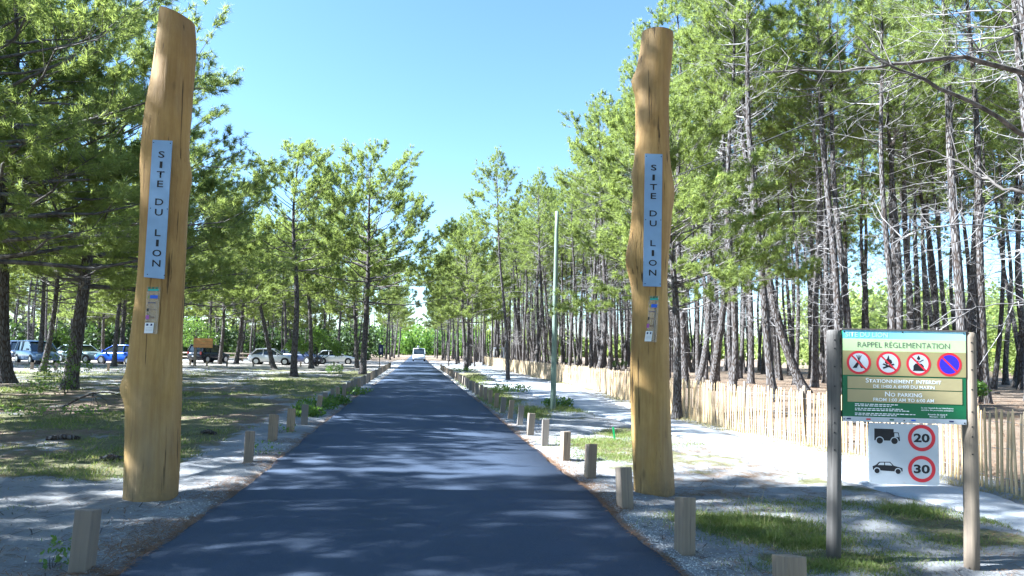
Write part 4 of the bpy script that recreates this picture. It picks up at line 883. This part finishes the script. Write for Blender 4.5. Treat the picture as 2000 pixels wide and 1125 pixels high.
# ------------------------------------------------------------------ vehicles
def car(label, loc, yaw, col, L=4.1, W=1.74, Hh=1.5, kind='hatch', name='parked_car', group='cars on the parking ground', cat='car', load=False):
    root = thing(name, label, cat, loc, group, (0, 0, yaw)); P_ = paint('car_paint', col); hl, hw = L / 2, W / 2
    belt = {'hatch': .93, 'mpv': .98, 'suv': 1.02, 'van': 1.2}[kind]
    if kind == 'van': st = [(-hl, .45, 1.1, .88), (-hl + .08, .3, 1.13, .97), (-.6, .26, 1.14, 1), (hl - 1.1, .26, 1.12, 1), (hl - .55, .26, 1.04, .98), (hl - .12, .28, .88, .93), (hl, .38, .7, .82)]
    else: st = [(-hl, .45, belt - .16, .82), (-hl + .12, .3, belt - .02, .94), (-hl + .6, .24, belt + .02, 1), (0, .22, belt, 1), (hl - 1.15, .22, belt - .02, 1), (hl - .5, .24, belt - .13, .97), (hl - .12, .27, belt - .25, .88), (hl, .38, belt - .36, .74)]
    rings = []
    for x, zb, zt, s in st:
        h = hw * s; mid = zb + (zt - zb) * .45
        half = [(h * .86, zb), (h * .98, zb + .12), (h, mid), (h * .985, zt - .1), (h * .9, zt), (h * .5, zt + .03)]
        rings.append([(x, y, z) for y, z in half] + [(x, -y, z) for y, z in half[::-1]])
    k = 12; P = np.array(rings).reshape(-1, 3); n = len(st); i = np.arange(n - 1)[:, None] * k; j = np.arange(k)[None]; j2 = (j + 1) % k
    m = MB(); m.add(P, np.stack([i + j, i + k + j, i + k + j2, i + j2], -1).reshape(-1, 4)); m.ng += [list(range(k)), list(range((n - 1) * k, n * k))[::-1]]
    body = link('body', m.mesh('car_body', P_, True), root)
    G4 = {'hatch': (hl - 1.15, hl - 1.95, -hl + .75, -hl + .22), 'mpv': (hl - .75, hl - 1.75, -hl + .4, -hl + .12), 'suv': (hl - 1.2, hl - 1.85, -hl + .4, -hl + .12), 'van': (hl - .5, hl - 1.15, -hl + .15, -hl + .06)}[kind]
    xa, xb, xc, xd = G4; zr = Hh - .05; hb, hr = hw * .93, hw * .78
    if kind == 'van': hr = hw * .86
    xm = (xb + xc) / 2
    q = [(xa, hb, belt - .04), (xb, hr, zr - .04), (xm, hr * 1.03, zr), (xc, hr, zr - .05), (xd, hb * .96, belt - .04)]
    V10 = q + [(x, -y, z) for x, y, z in q]
    m = MB(); m.v.append(np.array(V10)); m.n = 10; m.ng += [[0, 1, 2, 3, 4][::-1], [5, 6, 7, 8, 9], [0, 5, 6, 1][::-1], [1, 6, 7, 2][::-1], [2, 7, 8, 3][::-1], [3, 8, 9, 4][::-1]]
    link('windows', m.mesh('car_windows', M['glass']), root)
    m = MB(); rf = []
    for x, z, s in ((xb + .1, zr - .05, .98), (xb - .05, zr + .0, 1.03), (xm, zr + .05, 1.06), (xc + .05, zr + .0, 1.03), (xc - .08, zr - .06, .98)):
        rf.append([(x, hr * s, z - .03), (x, hr * s * .93, z + .02), (x, 0, z + .045), (x, -hr * s * .93, z + .02), (x, -hr * s, z - .03)])
    P = np.array(rf).reshape(-1, 3); i = np.arange(4)[:, None] * 5; j = np.arange(4)[None]
    m.add(P, np.stack([i + j, i + j + 1, i + 6 + j, i + 5 + j], -1).reshape(-1, 4)); link('roof', m.mesh('car_roof', P_, True), root)
    m = MB()
    for s in (-1, 1):
        e = .012
        m.tube([(xa, s * (hb + e), belt - .04), (xb, s * (hr + e), zr - .02)], .035, 6); m.tube([(xd, s * (hb * .96 + e), belt - .04), (xc, s * (hr + e), zr - .03)], .06 if kind != 'van' else .09, 6)
        m.tube([(xm - .1, s * (hb + e), belt - .04), (xm - .1, s * (hr * 1.03 + e), zr)], .035, 6); m.tube([(xb, s * (hr + e), zr - .02), (xm, s * (hr * 1.03 + e), zr + .01), (xc, s * (hr + e), zr - .03)], .035, 6)
        if kind in ('mpv', 'van', 'suv'): x5 = (xm + xc) / 2 - .35; m.tube([(x5, s * (hb + e), belt - .04), (x5, s * (hr + e), zr - .01)], .05, 6)
    link('window_pillars', m.mesh('car_pillars', P_, True), root)
    wr = .31 if kind != 'suv' else .35
    for x in (hl - .82, -hl + .78):
        for s in (-1, 1):
            a = MB(); a.tube([(x, s * (hw - .2), wr + .02), (x, s * (hw + .004), wr + .02)], wr + .055, 20, True); link('wheel_arch', a.mesh('wheel_arch', M['black']), root)
            t_ = MB(); t_.tube([(x, s * (hw - .21), wr), (x, s * (hw - .02), wr), (x, s * (hw + .008), wr), (x, s * (hw + .012), wr)], [wr, wr, wr * .96, wr * .7], 22, True); wl = link('wheel', t_.mesh('car_tyre', M['tyre'], False), root)
            r_ = MB(); r_.tube([(x, s * (hw + .006), wr), (x, s * (hw + .018), wr), (x, s * (hw + .02), wr)], [wr * .68, wr * .64, wr * .2], 18, True); link('rim', r_.mesh('car_rim', M['rim']), wl)
    zf = st[-2][2] - .1; xf = hl - .1
    for s in (-1, 1):
        h_ = MB(); h_.box((xf - .02, s * hw * .66, zf), (.16, hw * .34, .15), Matrix.Rotation(-.35, 3, 'Y') @ Matrix.Rotation(s * -.0, 3, 'Z')); link('headlight', h_.mesh('headlight', M['lamp']), root)
        b_ = MB(); b_.box((-hl + .05, s * hw * .78, belt - .1), (.1, .16, .26)); link('tail_light', b_.mesh('tail_light', M['redlamp']), root)
        o_ = MB(); o_.box((xa - .35, s * (hw + .1), belt + .08), (.1, .2, .14)); link('mirror', o_.mesh('mirror', P_ if kind != 'van' else M['black']), root)
    g_ = MB(); g_.box((hl - .03, 0, zf - .08), (.08, hw * .6, .07)); link('grille', g_.mesh('grille', M['black']), root)
    g_ = MB(); g_.box((hl + .005, 0, .42), (.03, .5, .11)); link('number_plate', g_.mesh('number_plate', M['white']), root)
    g_ = MB(); g_.box((-hl - .004, 0, .62), (.03, .5, .11)); link('number_plate', g_.mesh('number_plate', M['white']), root)
    g_ = MB(); g_.box((hl - .06, 0, .33), (.1, W * .8, .12)); link('bumper', g_.mesh('bumper', M['black'] if kind == 'van' else P_), root)
    if load:
        g_ = MB()
        for x in (-.9, .2, 1.0): g_.tube([(x, -hw * .8, Hh + .06), (x, hw * .8, Hh + .06)], .02, 6, True)
        link('roof_rack', g_.mesh('roof_rack', M['black']), root)
        g_ = MB(); t = np.linspace(0, 1, 9); g_.tube(np.stack([-1.6 + 3.0 * t, 0 * t - .15, 0 * t + Hh + .24], -1), .17 * np.sin(np.pi * (.08 + .84 * t)) ** .35 + .02, 10, True); link('roof_load', g_.mesh('roof_load', M['p_grey'], True), root)
    return root
def car_px(px, py, *a, **k): p = GH(px, py); p.z = .03; return car(a[0], p, *a[1:], **k)
car_px(818, 706, 'white van with roof load driving towards the camera on the far road', R(-97 + 14), (.74, .75, .76), L=5.0, W=1.92, Hh=1.98, kind='van', name='van', group=None, cat='van', load=True)
bpy.data.objects['van'].location.z = .02; bpy.data.objects['van'].rotation_euler.z = R(-82)
car_px(532, 713, 'white hatchback parked in front of the leaning pine', R(8), (.72, .73, .75), L=4.15, W=1.76, Hh=1.5, kind='hatch')
car_px(588, 711, 'dark blue car parked right behind the white hatchback', R(-20), (.02, .03, .075), L=4.3, Hh=1.52, kind='suv')
car_px(408, 709, 'black off-roader parked right of the orange board', R(75), (.012, .016, .03), L=4.2, W=1.8, Hh=1.75, kind='suv')
car_px(72, 710, 'silver-blue people carrier parked behind the two left pines', R(-38), (.20, .27, .40), L=4.5, W=1.82, Hh=1.72, kind='mpv')
car_px(160, 709, 'pale grey-green car half hidden behind the spreading pine', R(-15), (.25, .31, .31), L=4.2, Hh=1.48)
car_px(240, 712, 'bright blue car parked left of the left log pillar', R(165), (.03, .10, .5), L=4.2, W=1.78, Hh=1.55, kind='mpv')
car_px(38, 703, 'dark car with white roof box behind the silver people carrier', R(-50), (.05, .07, .12), L=4.3, Hh=1.7, kind='mpv')
car_px(655, 712, 'white car parked right of the green shrub', R(15), (.7, .71, .72), L=4.2, Hh=1.45)

# ------------------------------------------------------------------ shrubs and low plants
def shrub(name, label, loc, blobs, leaf, per, stems=(), mat=M['leaf'], group=None, cat='shrub', seed=1):
    rng = np.random.default_rng(seed); root = thing(name, label, cat, loc, group); P, T = [], []
    for (x, y, z, rx, rz) in blobs:
        k = int(per); u = unit(k, rng) * rng.uniform(.25, 1, k)[:, None] ** .45; u *= (1 + .28 * np.sin(u[:, :1] * 6 + x * 9) * np.sin(u[:, 2:] * 5 + y))
        P.append(np.array([x, y, z]) + u * np.array([rx, rx, rz])); T.append(np.clip(rng.uniform(0, .4) + rng.uniform(0, .7, k), 0, 1))
    P = np.vstack(P); T = np.concatenate(T); k = len(P); d = norm(unit(k, rng) + np.array([0, 0, .2])); s_ = norm(np.cross(d, unit(k, rng))); sz = leaf * rng.uniform(.6, 1.3, k)[:, None]
    m = MB(); m.add(np.stack([P, P + d * sz * .5 + s_ * sz * .26, P + d * sz, P + d * sz * .5 - s_ * sz * .26], 1).reshape(-1, 3), np.arange(4 * k).reshape(-1, 4))
    link('foliage', m.mesh('foliage', mat, False, {'tint': np.repeat(T, 4)}), root)
    m = MB()
    for (x, y, z, rx, rz) in blobs:
        m.tube(np.array([[0 + rng.normal(0, .03), rng.normal(0, .03), -.05], [x * .3, y * .3, z * .45], [x * .8, y * .8, z]]), np.array([.5, .35, .12]) * (stems or (.03,))[0], 6)
    link('stems', m.mesh('stems', M['bark'], True), root); return root
b = GH(618, 716); s_ = b.y / FPX
shrub('round_shrub', 'round bright green shrub on dark stems before the parked cars', b, [(-1.9,0,1.95,.85,.6),(-2.4,.1,1.75,.6,.5),(-.7,0,2.35,1.0,.75),(.2,.2,2.75,.8,.65),(.7,-.1,2.2,1.0,.7),(1.5,.2,1.9,.8,.6),(-.2,.3,3.1,.6,.45),(1.9,0,1.4,.5,.5),(-1.2,-.3,1.6,.6,.4)], .16, 520, (.09,), seed=3)
b = GH(372, 706)
shrub('round_shrub', 'dark green leafy shrub behind the orange board right of the left pillar', b, [(-1,0,2.8,1.4,1.1),(.8,.2,3.2,1.5,1.1),(1.8,0,2.4,1.1,.9),(-.2,.2,4.0,1.2,.8),(0,-.2,2.0,1.3,.7)], .17, 560, (.1,), seed=4)
b = GH(652, 728); shrub('small_bush', 'small pale green bush on the sandy strip left of the broad pine', b, [(0,0,.35,.5,.36),(.35,.1,.28,.35,.3),(-.35,.1,.25,.3,.25)], .08, 300, (.015,), seed=5)
b = GH(128, 770); rngb = random.Random(3)
shrub('oak_sprouts', 'sunlit yellow-green oak sprouts round the foot of the spreading pine', b, [(-.5,-.3,.5,.35,.4),(-.35,-.4,.95,.25,.4),(-.75,-.6,.22,.5,.22),(.25,-.45,.85,.3,.35),(.35,-.5,1.5,.22,.35),(.15,-.4,.35,.4,.3),(.7,-.3,.9,.3,.25),(.1,-.5,1.9,.25,.25)], .085, 150, (.02,), seed=6)
b = GH(70, 812); shrub('low_sprouts', 'low leafy sprouts in the meadow near the left picture edge', b, [(.3,0,.1,.6,.12),(-.5,.2,.1,.5,.12),(.9,.3,.12,.4,.12)], .06, 160, (.01,), seed=8)
for px, py, lab, s in [(1078,712,'rounded bush behind the fence beside the green pole',1.1),(1120,714,'low bush behind the fence right of the green pole',.8),(1215,724,'feathery broom behind the fence left of the right pillar',.6),(1960,800,'grey-green tuft of broom behind the bare slats at the right edge',.4)]:
    b = GH(px, py); b.y += 1.2; b.z = float(ground_z(b.x, b.y)); shrub('bush', lab, b, [(0,0,.6*s+.35,.7*s,.6*s),(.6*s,.1,.45*s+.3,.55*s,.45*s),(-.6*s,.1,.4*s+.3,.5*s,.4*s)], .09, 320, (.02,), seed=int(px))
for i, (px, py, w_) in enumerate([(508,888,.2),(618,800,.45),(598,815,.3),(683,772,.5),(545,845,.2),(655,790,.3),(96,1112,.1),(905,726,.9),(1090,795,.35),(1000,765,.6)]):
    b = GH(px, py); shrub('verge_plant', ['leafy green plant at the foot of the second left bollard','dark leafy clump left of the sixth left bollard','low leafy clump between meadow and left bollards','arching bramble clump on the left verge before the broad pine','small leafy plant behind the third left bollard','leaves creeping round the left bollards farther off','tiny green sprout beside the nearest left bollard','green bush at the foot of the thick verge pine','low weeds around the foot of the green pole','pale weeds on the right verge behind the bollards'][i],
        b, [(0,0,.16*w_+.08,w_,.14+.12*w_),(w_*.7,.15,.12*w_+.07,w_*.7,.12),(-w_*.7,.2,.12*w_+.07,w_*.7,.12)], .1 if w_ > .2 else .05, 150 if w_ > .2 else 25, (.008,), seed=20 + i, cat='plant')
# fallen branch in the meadow
b = GH(165, 797); m = MB(); rg = np.random.default_rng(4); p = np.array([[-.55, 0, .02], [-.25, .1, .22], [.1, .15, .38], [.5, .2, .4], [.85, .3, .3]]); m.tube(p, [.03, .027, .022, .016, .008], 6)
for i in range(9): a = p[rg.integers(1, 5)]; d = norm(np.array([rg.normal(.5, .4), rg.normal(0, .5), -.6])); m.tube(np.array([a, a + d * .22, a + d * .42 + [0, 0, -.03]]), [.01, .007, .004], 4)
tag(link('fallen_branch', m.mesh('fallen_branch', M['bark'], True), None, b), 'dark fallen pine branch lying in the meadow left of the left pillar', 'branch')
for i, (px, py, l_, a) in enumerate([(196,899,.28,.2),(268,940,.22,1.2),(90,860,.5,.3),(420,850,.35,2.7),(1930,770,.55,.1)]):
    b = GH(px, py); m = MB(); m.tube(np.array([[0, 0, .03], [l_ * .5 * math.cos(a), l_ * .5 * math.sin(a), .06], [l_ * math.cos(a), l_ * math.sin(a), .03]]), [.035, .045, .03], 8, True)
    tag(link('wood_chunk', m.mesh('wood_chunk', M['bark'], True), None, b), ['dark stick on the shaded ground left of the left pillar foot','dark knob of wood by the sand edge left of the left pillar','long dark stick in the left meadow shade','dark stick right of the left pillar','dark log lying behind the bare slats at the right edge'][i], 'wood chunk')

# ------------------------------------------------------------------ grass, fallen needles, gravel
def blades(name, label, P, h, wd, mat, lean=.5, seed=1):
    rng = np.random.default_rng(seed); k = len(P); d = norm(np.stack([rng.normal(0, lean, k), rng.normal(0, lean, k), np.ones(k)], -1)); hh = (h * rng.uniform(.5, 1.3, k))[:, None]
    a = rng.uniform(0, 6.28, k); s_ = np.stack([np.cos(a), np.sin(a), 0 * a], -1) * (wd * .5)[:, None]; bend = np.stack([d[:, 0], d[:, 1], 0 * a], -1) * hh * .5
    mid = P + d * hh * .55; tip = P + d * hh + bend * .6 - np.array([0, 0, 1]) * hh * .08
    v = np.stack([P - s_, P + s_, mid + s_ * .7, mid - s_ * .7, tip], 1).reshape(-1, 3); i = np.arange(k) * 5
    m = MB(); m.add(v, np.stack([i, i + 1, i + 2, i + 3], -1)); m.f[3].append(np.stack([i + 3, i + 2, i + 4], -1))
    return tag(link(name, m.mesh(name, mat, False, {'tint': np.repeat(np.clip(rng.normal(.5, .28, k), 0, 1), 5)})), label, 'grass', kind='stuff')
def place(X, Y): return np.stack([X, Y, ground_z(X, Y) - .01], -1)
rng = np.random.default_rng(21)
# meadow
Y = 8.5 * (55 / 8.5) ** rng.random(200000); X = road_edges(Y)[0] - 1.2 - rng.random(200000) ** .9 * (Y * .95 + 2)
d_ = fbm(X * .35, Y * .35, 3); d2 = fbm(X * 1.4 + 9, Y * 1.4, 3); inview = (X > -.82 * Y - 2)
ok = inview & (rng.random(200000) < smooth(d_, .38, .62) * smooth(d2, .35, .65) * .9 * (1 - .8 * smooth(Y, 34, 40)) + .015)
X, Y = X[ok][:62000], Y[ok][:62000]
blades('meadow_grass', 'short green grass scattered over the shaded left meadow', place(X, Y), .05 + .035 * rng.random(len(X)) + .0015 * Y, .006 + .0006 * Y, M['grass'], .6, 1)
ok = rng.random(len(X)) < .3
blades('dry_meadow_grass', 'dry straw-coloured grass over the left meadow', place(X[ok] + .05, Y[ok] + .04), .06 + .05 * rng.random(ok.sum()) + .0015 * Y[ok], .005 + .0005 * Y[ok], M['drygrass'], .7, 2)
# patches on the right verge
GP = []; HB = []
for (px, py, rx, ry, n, h) in [(1470,1032,.55,.30,7000,.09),(1555,1060,.45,.22,4200,.07),(1400,1015,.4,.2,2000,.06),(1170,868,.75,.85,5200,.055),(1190,895,.5,.4,2200,.05),(1235,850,.5,.7,2500,.06),(1620,1105,.5,.16,2600,.06),(1720,1085,.5,.2,1500,.04),(1785,1002,.28,.22,1500,.10),(1640,985,.4,.3,900,.05),(1530,985,.5,.3,900,.05),
                               (960,775,.55,5,2600,.10),(985,790,.5,2.5,1800,.1),(920,745,.8,7,2600,.13),(1040,806,.4,1.6,1500,.13),(1110,800,.5,1.4,1500,.12),(1840,1060,.5,.25,1000,.05),(1940,1020,.4,.3,900,.06),(1330,868,.7,.6,700,.05),(1700,1010,.6,.4,700,.04),(150,935,.35,.2,250,.06),(30,990,.3,.2,60,.05)]:
    c = GH(px, py); q = rng.normal(0, .55, (n, 2)); q += rng.normal(0, .25, (max(1, n // 40), 2))[rng.integers(0, max(1, n // 40), n)]; GP.append(np.stack([c.x + q[:, 0] * rx, c.y + q[:, 1] * ry], -1)); HB.append(np.full(n, h))
GP = np.vstack(GP); HB = np.concatenate(HB); l_, r_ = road_edges(GP[:, 1]); ok = ((GP[:, 0] > r_ + .1) & ((GP[:, 0] < path_l(GP[:, 1]) + .05) | (GP[:, 0] > path_u(GP[:, 1])))) | (GP[:, 0] < l_ - .1); GP, HB = GP[ok], HB[ok]
blades('verge_grass', 'green grass patches on the sandy right verge', place(GP[:, 0], GP[:, 1]), HB, .004 + .0005 * GP[:, 1], M['grass'], .55, 3)
ok = rng.random(len(GP)) < .16
blades('dry_verge_grass', 'dry straw between the green grass of the right verge', place(GP[ok, 0] + rng.normal(0, .25, ok.sum()), GP[ok, 1] + rng.normal(0, .2, ok.sum())), HB[ok] * 1.1, .0035 + .0004 * GP[ok, 1], M['drygrass'], .8, 4)
T_ = []
for (px, py, n, rr) in [(1462,1040,260,.09),(1415,1025,120,.07),(1510,1058,160,.08),(1785,1000,160,.09),(1600,1070,80,.06)]:
    c = GH(px, py); q = rng.normal(0, rr * .5, (n, 2)); T_.append(np.stack([c.x + q[:, 0], c.y + q[:, 1]], -1))
T_ = np.vstack(T_); blades('tall_grass_tuft', 'tall bright green grass tufts left of the signboard post', place(T_[:, 0], T_[:, 1]), np.full(len(T_), .17), np.full(len(T_), .0055), M['grass'], .42, 5)
c = GH(1462, 1030); q = rng.normal(0, .08, (9, 2)); blades('grass_seed_stalks', 'thin pale seed stalks above the grass tuft left of the signboard', place(c.x + q[:, 0], c.y + q[:, 1]), np.full(9, .42), np.full(9, .005), M['drygrass'], .14, 6)
# strip at the fence foot and in the wood
Y = 8 + 40 * rng.random(9000) ** 1.5; X = fence_x(Y) + rng.normal(-.15, .22, 9000); ok = (X > path_u(Y) + .05) & (rng.random(9000) < smooth(fbm(X * .8, Y * .8), .4, .65)); X, Y = X[ok], Y[ok]
blades('fence_foot_grass', 'sparse dry grass along the foot of the slat fence', place(X, Y), np.full(len(X), .09), .005 + .0005 * Y, M['drygrass'], .6, 7)
# fallen needles
def slivers(name, label, X, Y, ln, wd, mat, seed, up=.012):
    rng = np.random.default_rng(seed); k = len(X); a = rng.uniform(0, 6.28, k); l_ = ln * rng.uniform(.5, 1.3, k); d = np.stack([np.cos(a) * l_, np.sin(a) * l_, rng.normal(0, .12, k) * l_], -1) * .5
    s_ = np.stack([-np.sin(a), np.cos(a), 0 * a], -1) * (wd * .5 * np.ones(k))[:, None]; P = np.stack([X, Y, np.maximum(ground_z(X, Y), np.where((X > road_edges(Y)[0]) & (X < road_edges(Y)[1]), .018, -1)) + up * rng.random(k) + .003], -1)
    m = MB(); m.add(np.stack([P - d - s_, P + d - s_, P + d + s_, P - d + s_], 1).reshape(-1, 3), np.arange(4 * k).reshape(-1, 4))
    return tag(link(name, m.mesh(name, mat, False, {'tint': np.repeat(rng.random(k), 4)})), label, 'litter', kind='stuff')
Y = 3.6 + 22 * rng.random(26000) ** 1.8; sd = np.where(rng.random(26000) < .5, 0, 1); cl = smooth(fbm(Y * 1.3 + sd * 40, sd * 9 + Y * 0, 2), .42, .62)
X = np.where(sd == 0, road_edges(Y)[0] - np.abs(rng.normal(0, .16, 26000)) * (.5 + cl * 1.6) + .05, road_edges(Y)[1] + np.abs(rng.normal(0, .1, 26000)) * (.5 + cl * 1.3) - .05); ok = rng.random(26000) < .15 + .85 * cl
slivers('fallen_needles', 'brown fallen pine needles gathered along the road edges', X[ok], Y[ok], .085, .0045, M['litter'], 31)
Y = 3.8 + 14 * rng.random(30000) ** 1.3; X = np.where(rng.random(30000) < .5, road_edges(Y)[0] - .3 - rng.random(30000) * (Y * .75), road_edges(Y)[1] + .2 + rng.random(30000) * (path_l(Y) - road_edges(Y)[1] + .3)); ok = rng.random(30000) < smooth(fbm(X * 1.1 + 70, Y * 1.1, 3), .42, .68)
slivers('needle_litter', 'dark needle litter and twigs strewn over the sandy verges', X[ok], Y[ok], .075, .0045, M['litter'], 32)
k = 12000; Y = 3.6 + 9 * rng.random(k) ** 1.4; X = road_edges(Y)[1] + .06 + np.abs(rng.normal(0, .3, k)); 
sel = rng.random(k) < .3; X = np.where(sel, road_edges(Y)[0] - .06 - np.abs(rng.normal(0, .4, k)), X)
P = place(X, Y) + np.array([0, 0, .008]); sz = rng.uniform(.004, .011, k)[:, None, None]; o8 = np.array([[1,0,0],[-1,0,0],[0,1,0],[0,-1,0],[0,0,.8],[0,0,-.8]])[None] * sz * rng.uniform(.6, 1.3, (k, 6, 1))
m = MB(); fi = np.array([[0,2,4],[2,1,4],[1,3,4],[3,0,4]]); m.add((P[:, None] + o8).reshape(-1, 3), (fi[None] + 6 * np.arange(k)[:, None, None]).reshape(-1, 3))
tag(link('gravel', m.mesh('gravel', plain('pale_gravel', (.52, .5, .47), .9, .1, 0, .35, 30))), 'loose pale gravel along the road edges', 'gravel', kind='stuff')
k = 2600; Y = 3.8 + 13 * rng.random(k) ** 1.2; sd = rng.random(k) < .5; X = np.where(sd, road_edges(Y)[0] - .25 - rng.random(k) * (Y * .75), road_edges(Y)[1] + .2 + rng.random(k) * (path_l(Y) - road_edges(Y)[1] + .2))
slivers('twig_litter', 'small dark twigs and bark flakes scattered over the sandy verges', X, Y, .13, .010, M['dtwig'], 34, .02)
# needle floor of the wood
k = 30000; Y = 10 + 30 * rng.random(k) ** 1.4; X = fence_x(Y) + .2 + rng.random(k) * 14; slivers('wood_floor_litter', 'brown needle and twig litter on the floor of the wood', X, Y, .16, .012, M['litter'], 33, .04)
